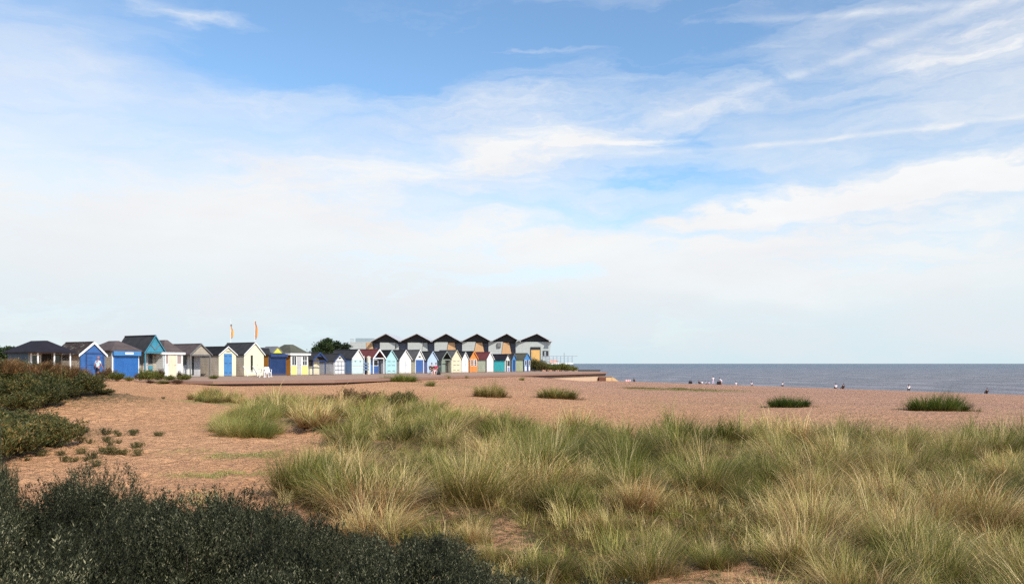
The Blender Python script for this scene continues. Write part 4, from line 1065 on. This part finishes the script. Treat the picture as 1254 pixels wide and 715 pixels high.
# bushes in the grass
RB = protos('foliage', (31, 32), 420, .6, .7, .08, .022, 10, red_l, flat=.2)
for px, Y, sx, sz, lb in ((405, 36, .75, .6, 'small reddish bush in the marram, lowest of the group by the promenade'), (428, 36, 1.0, .95, 'reddish brown bush in the marram with a dead flower top'),
                          (455, 37, 1.15, .8, 'broad reddish bush in the marram below the red roofed hut'), (470, 36, .8, .6, 'dark end bush of the reddish group in the marram')):
    shrub(RB, 'reddish_bush', X(px, Y), Y, sx, sz, lb, 'shrub', dz_=.15)
shrub(BKF, 'dune_shrub', X(495, 33), 33, .9, .7, 'dark green bush among pale marram right of the reddish bushes', 'shrub', dz_=.15)
WB = protos('foliage', (41, 42, 43), 380, .6, .75, .09, .03, 10, weed_l, flat=.3)
for pr, px, Y, sx, sz, lb in ((RB, 131, 57, 1.15, 1.15, 'reddish bush between the walking man and the bright blue shutter'), (WB, 143, 55, 1.0, .8, 'green bush at the foot of the bright blue shutter'),
                              (RB, 172, 57, .9, .75, 'low brown bush before the teal porch'), (WB, 181, 56, 1.1, .95, 'bush with pale flower heads before the teal porch'), (WB, 193, 57, .9, .8, 'leafy bush at the right foot of the teal porch'),
                              (RB, 197, 57, .5, 1.15, 'upright dark bush against the white hut corner'), (WB, 208, 56, .7, .5, 'low weeds before the cream door'), (WB, 226, 57, .95, .55, 'spreading green weeds right of the white hut'),
                              (RB, 220, 58, .35, .9, 'thin upright weed at the white hut corner'), (WB, 158, 55, .6, .4, 'low yellow green weeds before the shutter'),
                              (RB, 184, 52, .55, .28, 'small dark plant on the sand, nearer than the hut bushes'), (RB, 217, 51, .6, .4, 'dark spreading plant on the sand edge below the white hut'), (WB, 200, 51.5, .8, .25, 'flat green mat of weed on the sand edge'),
                              (WB, 262, 61, .6, .4, 'low weeds between the grey porch and the blue doored hut')):
    shrub(pr, 'wild_bush' if sz > .6 else 'weed_patch', X(px, Y), Y, sx, sz, lb, 'shrub' if sz > .6 else 'weeds')
for i, (px, Y, sx, sz) in enumerate(((654, 122, 1.9, 2.0), (662, 121, 1.6, 1.6), (670, 122, 1.8, 1.7), (678, 121, 1.7, 1.3), (686, 122, 2.0, 1.5), (694, 122, 1.9, 1.3), (702, 121.5, 1.3, .9))):
    shrub(WB if i > 1 else BKF, 'terrace_bush', X(px, Y), Y, sx, sz, 'straggly bush under the viewing terrace', 'shrub', 'straggly bushes under the viewing terrace', dz_=.04)

# --- trees behind the huts
def tree(name, px, Y, ytop, wpx, seed, label, grp=None):
    x = X(px, Y); g = zt1(x, Y); H = Z(ytop, Y)-g; Wd = wpx/1000*Y/2; rng = np.random.default_rng(seed); rnd = random.Random(seed)
    o = empty(name, (x, Y, g)); mb = MB(); mb.tube((0, 0, -.1), (.1, 0, H*.35), .16, .11, 10); cs = []
    for i in range(16):
        a = i*2.4; q = rnd.uniform(.25, .85); c = Vector((math.cos(a)*Wd*q, math.sin(a)*Wd*q*.9, H*(rnd.uniform(.45, .92)) - .2*H*q)); cs.append((c, rnd.uniform(.26, .42)*Wd))
        m1 = Vector((.1, 0, H*.33)).lerp(c, .5)+Vector((0, 0, .15)); mb.tube((.1, 0, H*.33), m1, .07, .045, 6, False); mb.tube(m1, c, .045, .015, 6, False)
    mb.build('trunk', bark, o)
    V = []; n = 520
    for c, r in cs:
        d = rng.normal(0, 1, (n, 3)); d /= np.linalg.norm(d, axis=1)[:, None]; rr = r*(rng.random(n)**.4)*(1+.35*np.sin(d[:, 0]*5+seed)*np.cos(d[:, 2]*6)+.35*(rng.random(n) < .1))
        p = np.array(c)+d*rr[:, None]*np.array([1.15, 1.15, .95]); u = rng.normal(0, 1, (n, 3)); u /= np.linalg.norm(u, axis=1)[:, None]; w_ = np.cross(u, rng.normal(0, 1, (n, 3))); w_ /= np.linalg.norm(w_, axis=1)[:, None]
        l = .16+.08*rng.random(n); V.append(np.stack([p, p+u*(l*.5)[:, None]-w_*(l*.28)[:, None], p+u*l[:, None], p+u*(l*.5)[:, None]+w_*(l*.28)[:, None]], 1).reshape(-1, 3))
    V = np.concatenate(V); link('crown', mesh_np('crown', V, np.arange(len(V)).reshape(-1, 4), [tree_l]), None, o)
    return tag(o, label, 'tree', grp)
tree('round_tree', 397, 104, 411.5, 30, 3, 'dark round topped tree behind the arched porch hut')
tree('round_tree', 415, 106, 409, 28, 4, 'dark tree with a raised top beside the flat roofed wing')
tree('round_tree', 388, 103, 420, 12, 6, 'small dark tree at the landward edge of the pair behind the huts')
for i, (px, Y, yt, wd) in enumerate(((-30, 96, 420, 44), (-6, 92, 421.5, 30), (12, 96, 422.5, 26), (30, 98, 425, 20))):
    tree('dark_tree', px, Y, yt, wd, 20+i, 'low dark tree behind the hipped pavilion', 'low dark trees behind the pavilion')

# ------------------------------------------------------------------ garden furniture before the cream hut
wp = plain('white_plastic', (.78, .77, .76), .45, var=.04); gf_ = plain('grey_sling_fabric', (.30, .27, .29), .8)
def lounger(px, Y, rz, sc, label):
    o = empty('garden_lounger', (X(px, Y), Y, PZ+.055), rz); o.scale = (sc,)*3
    mb = MB()
    for s in (-.28, .28):
        mb.bar((-.95, s, .30), (.45, s, .34), .05, .05); mb.bar((.45, s, .34), (.85, s, 1.05), .05, .05)
    mb.build('frame', wp, o)
    for x0, s in ((-.85, -.28), (-.85, .28), (.42, -.28), (.42, .28)):
        MB().bar((x0, s, 0), (x0+.05, s, .31), .045, .045).build('leg', wp, o)
    mb = MB()
    for i in range(9): mb.box(-.93+i*.155, -.93+i*.155+.12, -.26, .26, .32+i*.004, .345+i*.004)
    mb.build('seat', gf_, o)
    mb = MB()
    for i in range(6): t = i/6; mb.bar((.48+.4*t, -.26, .40+.7*t), (.48+.4*t, .26, .40+.7*t), .11, .03)
    mb.build('backrest', gf_, o)
    mb = MB()
    for s in (-.33, .33): mb.box(-.35, .5, s-.03, s+.03, .56, .60); mb.bar((-.3, s, .33), (-.3, s, .57), .04, .04)
    mb.build('armrest', wp, o)
    return tag(o, label, 'lounger', 'garden loungers on the promenade')
lounger(308.4, 70.5, math.pi+.35, .82, 'white lounger with its grey back upright before the open hut door')
lounger(320, 69.5, math.pi+.5, .82, 'white lounger nearest the orange side wall, next to the round table')
o = empty('round_table', (X(323.6, 67), 67, PZ)); mb = MB(); mb.tube((0, 0, .68), (0, 0, .72), .46, .46, 28); mb.build('table_top', wp, o, bevel=.008)
for i in range(4):
    a = i*math.pi/2+.4; MB().bar((math.cos(a)*.2, math.sin(a)*.2, .68), (math.cos(a)*.36, math.sin(a)*.36, 0), .045, .045).build('leg', wp, o)
tag(o, 'round white plastic table beside the loungers', 'table')
o = empty('plastic_chair', (X(328, 68.5), 68.5, PZ), .6); mb = MB(); mb.box(-.24, .24, -.24, .22, .40, .44); mb.build('seat', wp, o, bevel=.015)
mb = MB(); mb.hexa([(-.24, .2, .44), (.24, .2, .44), (.24, .24, .44), (-.24, .24, .44)], [(-.19, .32, .86), (.19, .32, .86), (.19, .36, .86), (-.19, .36, .86)]); mb.build('backrest', wp, o, bevel=.012)
for sx, sy in ((-1, -1), (1, -1), (-1, 1), (1, 1)): MB().bar((sx*.21, sy*.2, .41), (sx*.25, sy*.25, 0), .04, .04).build('leg', wp, o)
mb = MB()
for s in (-.25, .25): mb.box(s-.025, s+.025, -.2, .24, .62, .65); mb.bar((s, -.18, .42), (s, -.18, .63), .035, .035)
mb.build('armrest', wp, o)
tag(o, 'white plastic armchair between the round table and the navy shutter', 'chair')

# ------------------------------------------------------------------ people
skin = plain('skin', srgb(200, 146, 120), .55, var=.06); skin_d = plain('tanned_skin', srgb(176, 118, 90), .55, var=.06)
def skin_mesh(name, verts, edges, radii, roots, sub=1):
    me = bpy.data.meshes.new(name); me.from_pydata(verts, edges, []); o = bpy.data.objects.new(name, me); C.objects.link(o)
    m = o.modifiers.new('s', 'SKIN'); m.use_smooth_shade = True; s2 = o.modifiers.new('u', 'SUBSURF'); s2.levels = sub; s2.render_levels = sub
    sv = me.skin_vertices[0].data
    for i, r in enumerate(radii): sv[i].radius = (r, r) if not isinstance(r, tuple) else r; sv[i].use_root = i in roots
    bpy.context.view_layer.update(); dg = bpy.context.evaluated_depsgraph_get()
    out = bpy.data.meshes.new_from_object(o.evaluated_get(dg)); out.name = name
    bpy.data.objects.remove(o); bpy.data.meshes.remove(me)
    for p in out.polygons: p.use_smooth = True
    return out
def person(x, y, z, rz, pose, label, top, low, hairc, sk=skin, h=1.7, long_low=False, group=None, hair_long=False):
    s = h/1.7; V3 = Vector
    t = {'stand': V3((0, -.03, 1)), 'walk': V3((0, -.08, 1)), 'bend': V3((0, -.75, .62)), 'sit': V3((0, .22, 1)), 'chair': V3((0, .12, 1)), 'crouch': V3((0, -.45, .9))}[pose].normalized()
    P0 = {'stand': V3((0, 0, .94)), 'walk': V3((0, 0, .93)), 'bend': V3((0, .1, .88)), 'sit': V3((0, 0, .12)), 'chair': V3((0, 0, .47)), 'crouch': V3((0, .05, .32))}[pose]
    nd = V3((0, -.25, 1)).normalized() if pose == 'bend' else (t+V3((0, -.15, .2))).normalized()
    sp, ch, nk = P0+t*.18, P0+t*.38, P0+t*.52; hd0 = nk+nd*.09; hd = nk+nd*.21
    verts = [P0, sp, ch, nk, hd0]; rad = [(.135, .10), (.12, .09), (.145, .10), .052, .06]; E = [(0, 1), (1, 2), (2, 3), (3, 4)]
    legs = {'stand': ((-.01, -.43), (.02, -.42)), 'walk': None, 'bend': ((-.03, -.43), (.04, -.41)), 'sit': ((-.34, .26), (-.26, -.34)), 'chair': ((-.42, .02), (-.04, -.42)), 'crouch': ((-.34, .12), (.12, -.36))}[pose]
    idx = {}
    for sx in (-1, 1):
        hip = P0+V3((sx*.095, 0, -.03)); 
        if pose == 'walk': l = ((-.16, -.40), (.04, -.42)) if sx > 0 else ((.06, -.42), (.22, -.36))
        else: l = legs
        kn = hip+V3((sx*.02, l[0][0], l[0][1])); an = kn+V3((sx*.01, l[1][0], l[1][1])); toe = an+V3((sx*.03, -.16, -.035))
        b = len(verts); verts += [hip, kn, an, toe]; rad += [.085, .056, .040, .034]; E += [(0, b), (b, b+1), (b+1, b+2), (b+2, b+3)]; idx[('leg', sx)] = b
        sh = ch+t*.07+V3((sx*.175, 0, 0))
        arm = {'stand': ((sx*.05, .03, -.27), (sx*.02, -.08, -.24)), 'walk': ((sx*.06, .08*sx, -.26), (sx*.02, -.12, -.22)), 'bend': ((sx*.03, -.06, -.27), (0, -.08, -.23)),
               'sit': ((sx*.06, -.08, -.25), (-sx*.05, -.22, .02)), 'chair': ((sx*.05, -.06, -.25), (-sx*.04, -.22, -.02)), 'crouch': ((sx*.04, -.12, -.24), (0, -.18, -.12))}[pose]
        el = sh+V3(arm[0]); wr = el+V3(arm[1]); dd = V3(arm[1]).normalized(); pm = wr+dd*.07
        b = len(verts); verts += [sh, el, wr, pm]; rad += [.056, .040, .028, (.036, .020)]; E += [(2, b), (b, b+1), (b+1, b+2), (b+2, b+3)]; idx[('arm', sx)] = b
    roots = [0]
    for sx in (-1, 1):                              # five unequal, slightly curled fingers on each palm
        b = idx[('arm', sx)]; wr, pm = verts[b+2], verts[b+3]; dd = (pm-wr).normalized(); sd = dd.orthogonal().normalized() if abs(dd.y) > .95 else dd.cross(V3((sx, 0, 0))).normalized(); inn = dd.cross(sd).normalized()*-sx
        for fi, ln in enumerate((.060, .070, .074, .068, .055)):
            a0 = pm-dd*.02+sd*(.026*(fi-2)/2); q = dd if fi else (dd+sd*-1.1).normalized()
            if fi == 0: a0 = pm-dd*.055-sd*.02
            c = len(verts); verts += [a0, a0+q*ln*.6, a0+q*ln+inn*.018]; rad += [.010, .009, .007]; E += [(c, c+1), (c+1, c+2)]; roots.append(c)
    body = skin_mesh('person', [tuple(v) for v in verts], E, rad, roots)
    # the head: shaped skull, nose, brow and ears joined into the same mesh
    import bmesh
    bm = bmesh.new(); bm.from_mesh(body); old = set(bm.verts)
    bmesh.ops.create_uvsphere(bm, u_segments=20, v_segments=14, radius=1)
    new = [v for v in bm.verts if v not in old]
    for v in new:
        c = v.co.copy(); fr = max(0, -c.y); q = c.z
        k = 1-.22*max(0, -q)*(1 if c.y < 0 else .6)
        p = V3((c.x*.078*k, c.y*.098*(1-.06*max(0, -q)), c.z*.118))
        if fr > .8 and abs(c.x) < .25 and -.35 < q < .15: p.y -= .022*(1-abs(q+.15)/.4)
        if fr > .6 and .15 < abs(c.x) < .5 and .0 < q < .3: p.y += .010
        if abs(c.x) > .93 and abs(q) < .3: p.x *= 1.12
        v.co = hd+p
    bm.to_mesh(body); bm.free()
    for p in body.polygons: p.use_smooth = True
    o = link('person', body, sk); o.location = (x, y, z); o.rotation_euler = (0, 0, rz); o.scale = (s,)*3
    # clothes
    b1, b2 = idx[('arm', -1)], idx[('arm', 1)]; VV = verts
    tv = [VV[0]-t*(.07 if pose in ('stand', 'walk', 'bend') else -.02), VV[1], VV[2], VV[3]-t*.035, VV[b1], VV[b1].lerp(VV[b1+1], .62), VV[b2], VV[b2].lerp(VV[b2+1], .62)]
    link('shirt', skin_mesh('shirt', [tuple(v) for v in tv], [(0, 1), (1, 2), (2, 3), (2, 4), (4, 5), (2, 6), (6, 7)], [(.158, .125), (.145, .112), (.168, .122), .066, .074, .062, .074, .062], [0]), top, o)
    l1, l2 = idx[('leg', -1)], idx[('leg', 1)]; f = 1.0 if not long_low else 1.0
    lv = [VV[0]+t*.05, VV[0]-t*.02]; le = [(0, 1)]; lr = [(.152, .12), (.158, .125)]
    for l in (l1, l2):
        b = len(lv); lv += [VV[l], VV[l].lerp(VV[l+1], .8 if not long_low else 1.0)]; lr += [.104, .082]; le += [(1, b), (b, b+1)]
        if long_low: lv.append(VV[l+1].lerp(VV[l+2], .9)); lr.append(.058); le.append((b+1, b+2))
    link('trousers' if long_low else 'shorts', skin_mesh('legwear', [tuple(v) for v in lv], le, lr, [0]), low, o)
    mb = MB(); n = 14; vs = []; rings = 8
    for i in range(rings+1):
        ph = (math.pi*.56)*i/rings
        for j in range(n):
            a = 2*math.pi*j/n; cx, cy, cz = math.sin(ph)*math.cos(a), math.sin(ph)*math.sin(a), math.cos(ph)
            if cy < -.3: cz = max(cz, .38)          # hairline above the brow
            ext = 1.0+(.9 if hair_long and cy > 0 and i > 5 else 0)*(i-5)*.16
            vs.append(hd+V3((cx*.086, cy*.106+.006, cz*.128-(.10*(ext-1)))))
    mb.add(vs, [(i*n+j, i*n+(j+1) % n, (i+1)*n+(j+1) % n, (i+1)*n+j) for i in range(rings) for j in range(n)])
    link('hair', mb.mesh('hair'), hairc, o)
    return tag(o, label, 'person', group)
cl = lambda n, r, g, b: plain(n, srgb(r, g, b), .85, var=.08)
dkhair = cl('dark_hair', 30, 24, 22); grhair = cl('reddish_grey_hair', 150, 104, 96)
c_blue = cl('light_blue_shirt', 190, 216, 236); c_navy = cl('navy_cloth', 26, 30, 48); c_white = cl('white_cloth', 236, 234, 238); c_black = cl('black_cloth', 22, 20, 24)
c_pink = cl('magenta_cloth', 170, 40, 84); c_rose = cl('pale_pink_cloth', 236, 190, 192); c_lilac = cl('lilac_cloth', 214, 196, 220); c_khaki = cl('khaki_cloth', 120, 104, 80)
Yp = 61.0; xp = X(119.5, Yp)
gp = max(zt1(xp, Yp), 3.4); 
person(xp, Yp, gp-.005, math.pi-.3, 'walk', 'person in a light blue shirt and navy shorts walking up to the blue hut', c_blue, c_navy, grhair, skin_d, 1.68)
# couple on low folding chairs
def folding_chair(x, y, z, rz, label, m):
    o = empty('folding_chair', (x, y, z), rz); mb = MB(); mb.box(-.24, .24, -.26, .2, .33, .36); mb.build('seat', m, o)
    mb = MB(); mb.hexa([(-.23, .18, .5), (.23, .18, .5), (.23, .205, .5), (-.23, .205, .5)], [(-.23, .28, .88), (.23, .28, .88), (.23, .305, .88), (-.23, .305, .88)]); mb.build('backrest', m, o)
    for s in (-.25, .25):
        MB().bar((s, -.25, 0), (s, .27, .92), .025, .025).build('leg', steel, o); MB().bar((s*1.06, .22, 0), (s*1.06, -.24, .42), .025, .025).build('leg', steel, o)
    return tag(o, label, 'chair')
Yc = 83.0
for px, tp_, lw, lb, hs, ll in ((529.2, c_black, c_khaki, 'person in black sitting on a folding chair before the pale blue hut', dkhair, True), (533.4, c_pink, c_rose, 'person in a magenta top and pale pink trousers sitting before the pale blue hut', dkhair, True)):
    xx = X(px, Yc); folding_chair(xx, Yc, PZ, .7 if px < 530 else -.5, 'low folding chair under the person in ' + ('black' if px < 530 else 'magenta'), c_navy)
    person(xx, Yc, PZ-.02, .7 if px < 530 else -.5, 'chair', lb, tp_, lw, hs, skin, 1.62, ll)
def bag(x, y, z, s, m, label):
    o = empty('beach_bag', (x, y, z), random.uniform(0, 3)); o.scale = (s,)*3
    mb = MB(); mb.hexa([(-.25, -.13, 0), (.25, -.13, 0), (.25, .13, 0), (-.25, .13, 0)], [(-.2, -.08, .34), (.2, -.08, .34), (.2, .08, .34), (-.2, .08, .34)]); mb.build('body', m, o, bevel=.04)
    mb = MB()
    for k in (-.07, .07):
        p = [(-.12, k, .33), (-.1, k, .46), (0, k, .5), (.1, k, .46), (.12, k, .33)]
        for a, b in zip(p[:-1], p[1:]): mb.tube(a, b, .012, n=6)
    mb.build('strap', m, o); return tag(o, label, 'bag')
bag(X(537, 83), 83, PZ, .9, c_black, 'black bag on the promenade beside the person in magenta')
# people along the water's edge
def shore(px, dy=0.0):
    """where the sight line meets the beach just above the water"""
    u = U(px); best = None
    for k in range(4000):
        Y = 60+k*.05; x = u*Y; d = (x-78)*-.894+(Y-125)*-.447
        if d < 3.0+dy: return x, Y, zt1(x, Y)
    return x, Y, zt1(x, Y)
for px, pose, tp_, lw, hh, rz, h, lb, dd in (
    (776.5, 'sit', c_black, c_navy, dkhair, 2.6, 1.7, 'person in black sitting at the water edge nearest the beach steps', 6),
    (856.2, 'sit', c_navy, c_black, dkhair, 2.3, 1.5, 'person in navy lying back on the sand near the white shirted figures', 4),
    (859.6, 'sit', c_white, c_khaki, dkhair, 3.4, 1.45, 'small person in white sitting beside the one in navy', 4),
    (864.5, 'sit', c_white, c_black, dkhair, 2.2, 1.3, 'child in white sitting between two groups by the water', 5),
    (868.2, 'sit', c_lilac, c_khaki, dkhair, 2.9, 1.35, 'child in lilac sitting beside the tall white shirted person', 5),
    (873.2, 'stand', c_white, c_lilac, dkhair, 2.9, 1.78, 'tall person in a loose white shirt standing by the water', 3),
    (883.2, 'bend', c_white, c_rose, dkhair, -2.0, 1.7, 'person in white bending forward with arms reaching down', 3),
    (901.2, 'sit', c_white, c_rose, dkhair, 2.9, 1.5, 'person in white sitting alone right of the bending figure', 4),
    (920.4, 'sit', c_white, c_navy, dkhair, 2.5, 1.65, 'dark haired person in white sitting alone halfway along the beach', 4),
    (957.4, 'crouch', c_white, c_black, dkhair, 1.9, 1.6, 'person in white crouching low beside the water', 4),
    (1023.4, 'sit', c_white, c_black, dkhair, 2.9, 1.8, 'person in white and black sitting, one of a close pair', 5),
    (1032.6, 'sit', c_black, c_black, dkhair, 3.3, 1.8, 'person all in black sitting, the other of the close pair', 5),
    (1112.6, 'crouch', c_white, c_black, dkhair, 2.6, 1.78, 'person with a white top and black trousers crouching near the large beach clump', 5),
    (1208.4, 'sit', c_black, c_black, dkhair, 3.0, 1.6, 'person in black low on the sand, furthest along the beach', 2.5)):
    x, y, z = shore(px, dd); person(x, y, z-.01, rz, pose, lb, tp_, lw, hh, skin_d, h, long_low=(lw in (c_black, c_lilac)))
x, y, z = shore(845.5, 5); bag(x, y, z, 1.7, c_black, 'dark bag lying on the sand apart from the bathers')
x, y, z = shore(880.4, 3.5); bag(x, y, z, 2.0, c_black, 'black rucksack on the sand beside the bending person')
x, y, z = shore(769, 7); o = empty('windbreak', (x, y, z), .25)
for i in range(3): MB().tube((-.7+i*.7, 0, -.2), (-.7+i*.7, 0, .55), .02).build('pole', beige, o)
for i in range(6): MB().box(-.7+i*.2333, -.7+(i+1)*.2333-.001, .021, .032, .05, .45).build('stripe', c_rose if i % 2 else cl('faded_pink_cloth', 176, 120, 124), o)
tag(o, 'low pink striped windbreak standing on the sand near the steps', 'windbreak')
o = empty('driftwood', (X(989.5, 45), 45, zt1(X(989.5, 45), 45)+.03), .2); MB().tube((-.2, 0, .02), (.22, .03, .05), .045, .03, 8).build('log', bark, o); MB().tube((.05, 0, .05), (.15, .1, .16), .02, .01, 6).build('branch', bark, o)
tag(o, 'short dark piece of driftwood beside the low beach clump', 'driftwood')

# ------------------------------------------------------------------ sky, sun, camera
EL, AZ = 38.0, math.degrees(math.atan2(.60, -.80))   # azimuth clockwise from +Y
sun = bpy.data.lights.new('sun', 'SUN'); sun.energy = 5.0; sun.angle = R(.5); sun.color = (1.0, .94, .85)
so = bpy.data.objects.new('sun', sun); C.objects.link(so)
dv = Vector((math.sin(R(AZ))*math.cos(R(EL)), math.cos(R(AZ))*math.cos(R(EL)), math.sin(R(EL))))
so.rotation_euler = dv.to_track_quat('Z', 'Y').to_euler(); so.location = (30, -20, 40)

W = bpy.data.worlds.new('World'); S.world = W; W.use_nodes = True; nt = W.node_tree
class WN(NT):
    def __init__(s, t): s.t = t
k = WN(nt); bg = nt.nodes['Background']
sky = k.n('ShaderNodeTexSky'); sky.sky_type = 'NISHITA'; sky.sun_disc = False; sky.sun_elevation = R(EL); sky.sun_rotation = R(AZ)
sky.air_density = 1.0; sky.dust_density = .6; sky.ozone_density = 2.0
tc = k.n('ShaderNodeTexCoord').outputs['Generated']
sp = k.n('ShaderNodeSeparateXYZ'); k.l(tc, sp.inputs[0]); sx, sy, sz = sp.outputs
az = k.math('ARCTAN2', sx, sy); el = k.math('ARCSINE', sz)      # bearing and height in the sky, radians
def comb(a, b, c=0.0):
    o = k.n('ShaderNodeCombineXYZ')
    for i, v in enumerate((a, b, c)):
        if isinstance(v, (int, float)): o.inputs[i].default_value = v
        else: k.l(v, o.inputs[i])
    return o.outputs[0]
# warp the bearings so edges are ragged
wv = comb(k.math('MULTIPLY', az, 3.0), k.math('MULTIPLY', el, 9.0), 2.2)
wn = k.noise(wv, 2.2, 5, .6); wn2 = k.noise(comb(k.math('MULTIPLY', az, 3.0), k.math('MULTIPLY', el, 9.0), 7.7), 2.2, 5, .6)
azw = k.math('ADD', az, k.math('MULTIPLY', k.math('SUBTRACT', wn, .5), .20)); elw = k.math('ADD', el, k.math('MULTIPLY', k.math('SUBTRACT', wn2, .5), .085))
def ang(px, py):
    a = math.atan(U(px)); return a, math.atan((445-py)/F*math.cos(a))
def streak(px, py, lx, ly, rot, amp, crisp=False):
    """a soft patch of cloud centred on a bearing, lx by ly (pixels of arc), turned by rot degrees"""
    a, e = ang(px, py); da = k.math('SUBTRACT', az if crisp else azw, a); de = k.math('SUBTRACT', k.math('ADD', k.math('MULTIPLY', el, .88), k.math('MULTIPLY', elw, .12)) if crisp else elw, e); c, s = math.cos(R(rot)), math.sin(R(rot))
    u = k.math('DIVIDE', k.math('ADD', k.math('MULTIPLY', da, c), k.math('MULTIPLY', de, s)), lx/F)
    v = k.math('DIVIDE', k.math('SUBTRACT', k.math('MULTIPLY', de, c), k.math('MULTIPLY', da, s)), ly/F)
    r2 = k.math('ADD', k.math('MULTIPLY', u, u), k.math('MULTIPLY', v, v))
    return k.math('MULTIPLY', k.math('POWER', 2.718, k.math('MULTIPLY', r2, -1.0)), amp)
# veil: thick low down, thinning upwards; its upper edge falls from left to right
edge = k.n('ShaderNodeMapRange'); k.l(az, edge.inputs[0]); edge.inputs[1].default_value = -.56; edge.inputs[2].default_value = .15; edge.inputs[3].default_value = .262; edge.inputs[4].default_value = .155
lo = k.math('SUBTRACT', edge.outputs[0], k.math('ADD', k.math('MULTIPLY', el, .6), k.math('MULTIPLY', elw, .4)))
veil = k.ramp(k.math('ADD', k.math('MULTIPLY', lo, 3.2), .5), [(.0, 0.0), (.45, .38), (.75, .84), (1.0, .93)])
acc = veil
cir = k.noise(comb(k.math('ADD', k.math('MULTIPLY', azw, 2.2), k.math('MULTIPLY', elw, 1.6)), k.math('SUBTRACT', k.math('MULTIPLY', elw, 15.0), k.math('MULTIPLY', azw, 1.0)), 0.4), 1.35, 9, .62)
cirm = k.ramp(cir, [(.36, 0.0), (.72, 1.0)])
fineC = k.noise(comb(k.math('MULTIPLY', azw, 9.0), k.math('MULTIPLY', elw, 46.0), 5.0), 1.1, 7, .7)
fm = k.ramp(fineC, [(.3, .35), (.68, 1.0)])
right = k.n('ShaderNodeMapRange'); k.l(az, right.inputs[0]); right.inputs[1].default_value = -.30; right.inputs[2].default_value = .45; right.inputs[3].default_value = .38; right.inputs[4].default_value = 1.0
acc = k.math('ADD', acc, k.math('MULTIPLY', k.math('MULTIPLY', cirm, right.outputs[0]), .62))
acc = k.math('MULTIPLY', acc, k.math('ADD', .80, k.math('MULTIPLY', fm, .22)))
pos = None
for a in [(600, 118, 190, 26, 2, .50), (680, 185, 170, 40, -4, .40), (480, 215, 230, 40, 3, .30), (860, 120, 120, 24, 14, .35), (1010, 110, 220, 20, 8, .5), (1180, 70, 120, 40, 6, .35), (1150, 222, 170, 32, 3, .85), (330, 122, 60, 10, 4, .4), (230, 18, 95, 6, -5, .6), (640, 60, 60, 5, -2, .35),
          (640, 150, 130, 40, 10, .25), (930, 260, 120, 26, 8, .4), (700, 290, 260, 40, 0, .35), (1010, 171, 270, 2.6, .6, .42, True), (1090, 14, 220, 4, -4, .45, True), (760, 175, 110, 2.4, 0, .45, True), (1040, 68, 230, 5, 13, .40, True), (240, 18, 80, 4, -5, .35, True), (1170, 205, 150, 12, 4, .4), (1225, 22, 40, 9, 0, .5), (650, 305, 210, 46, 0, .32), (400, 262, 260, 55, 3, .28), (1060, 292, 240, 26, 2, .38), (150, 250, 200, 70, 0, .25), (900, 350, 260, 16, 0, .25), (60, 60, 110, 50, -10, .22), (780, 175, 80, 3, 0, .3), (1100, 330, 260, 30, 2, .3)]:
    q = streak(*a); pos = q if pos is None else k.math('ADD', pos, q)
pos = k.math('MULTIPLY', pos, k.math('ADD', .62, k.math('MULTIPLY', cirm, .6)))
acc = k.math('ADD', acc, k.math('MULTIPLY', pos, fm))
neg = None
for a in [(470, 80, 190, 55, 0, .45), (800, 50, 150, 36, -8, .35), (770, 222, 120, 13, 0, .50), (830, 165, 60, 14, -12, .35), (980, 285, 140, 14, 3, .30), (1000, 205, 160, 12, 4, .25), (560, 290, 60, 20, -20, .25), (870, 245, 150, 14, 6, .38), (720, 262, 120, 14, -6, .34), (1010, 268, 150, 10, 4, .30), (720, 335, 170, 14, 0, .24), (1090, 325, 150, 10, 0, .22)]:
    q = streak(*a); neg = q if neg is None else k.math('ADD', neg, q)
acc = k.math('SUBTRACT', acc, neg, True)
front = k.ramp(k.math('ADD', k.math('MULTIPLY', sy, .5), .5), [(.42, .22), (.78, 1.0)])   # cloud thinned behind the camera, out of view, to lower the ambient light
acc = k.math('MULTIPLY', acc, front)
hi = k.ramp(sz, [(.0, 1.0), (.55, 1.0), (.9, .35)]); acc = k.math('MULTIPLY', acc, hi)  # cloud thinned overhead too, above the view
hz = k.ramp(el, [(.0, 1.0), (.05, .72), (.12, .35), (.24, 0.0)])
cloud = k.mix(hz, (.90, .92, .94), (.68, .82, .88))
cloud = k.mix(k.math('MULTIPLY', pos, 1.1, True), cloud, (.95, .96, .965))
cloud = k.mix(k.math('MULTIPLY', k.ramp(wn, [(.4, 0.0), (.7, 1.0)]), .5), cloud, (.84, .83, .86))
skc = k.n('ShaderNodeVectorMath', operation='SCALE'); k.l(sky.outputs[0], skc.inputs[0]); skc.inputs['Scale'].default_value = .15
SKYGAIN = 1.0
tint = k.mix(1.0, skc.outputs[0], (1.05, 1.22, 1.28), 'MULTIPLY')
fin = k.mix(acc, tint, cloud)
k.l(fin, bg.inputs[0]); bg.inputs[1].default_value = 1.0

cam = bpy.data.cameras.new('camera'); co = bpy.data.objects.new('camera', cam); C.objects.link(co); S.camera = co
co.location = (0, 0, EYE); co.rotation_euler = (R(90), 0, 0)
cam.sensor_width = 36; cam.lens = F/1254*36; cam.shift_y = (445-357.5)/1254; cam.clip_end = 90000; cam.clip_start = .1
S.render.resolution_x = 1024; S.render.resolution_y = 583
S.view_settings.view_transform = 'Standard'; S.view_settings.look = 'None'; S.view_settings.exposure = 0; S.view_settings.gamma = 1
S.view_settings.use_curve_mapping = False
cy = S.cycles
cy.max_bounces = 5; cy.diffuse_bounces = 3; cy.glossy_bounces = 2; cy.transmission_bounces = 2; cy.transparent_max_bounces = 4
cy.use_adaptive_sampling = True; cy.use_denoising = False; cy.adaptive_threshold = .008
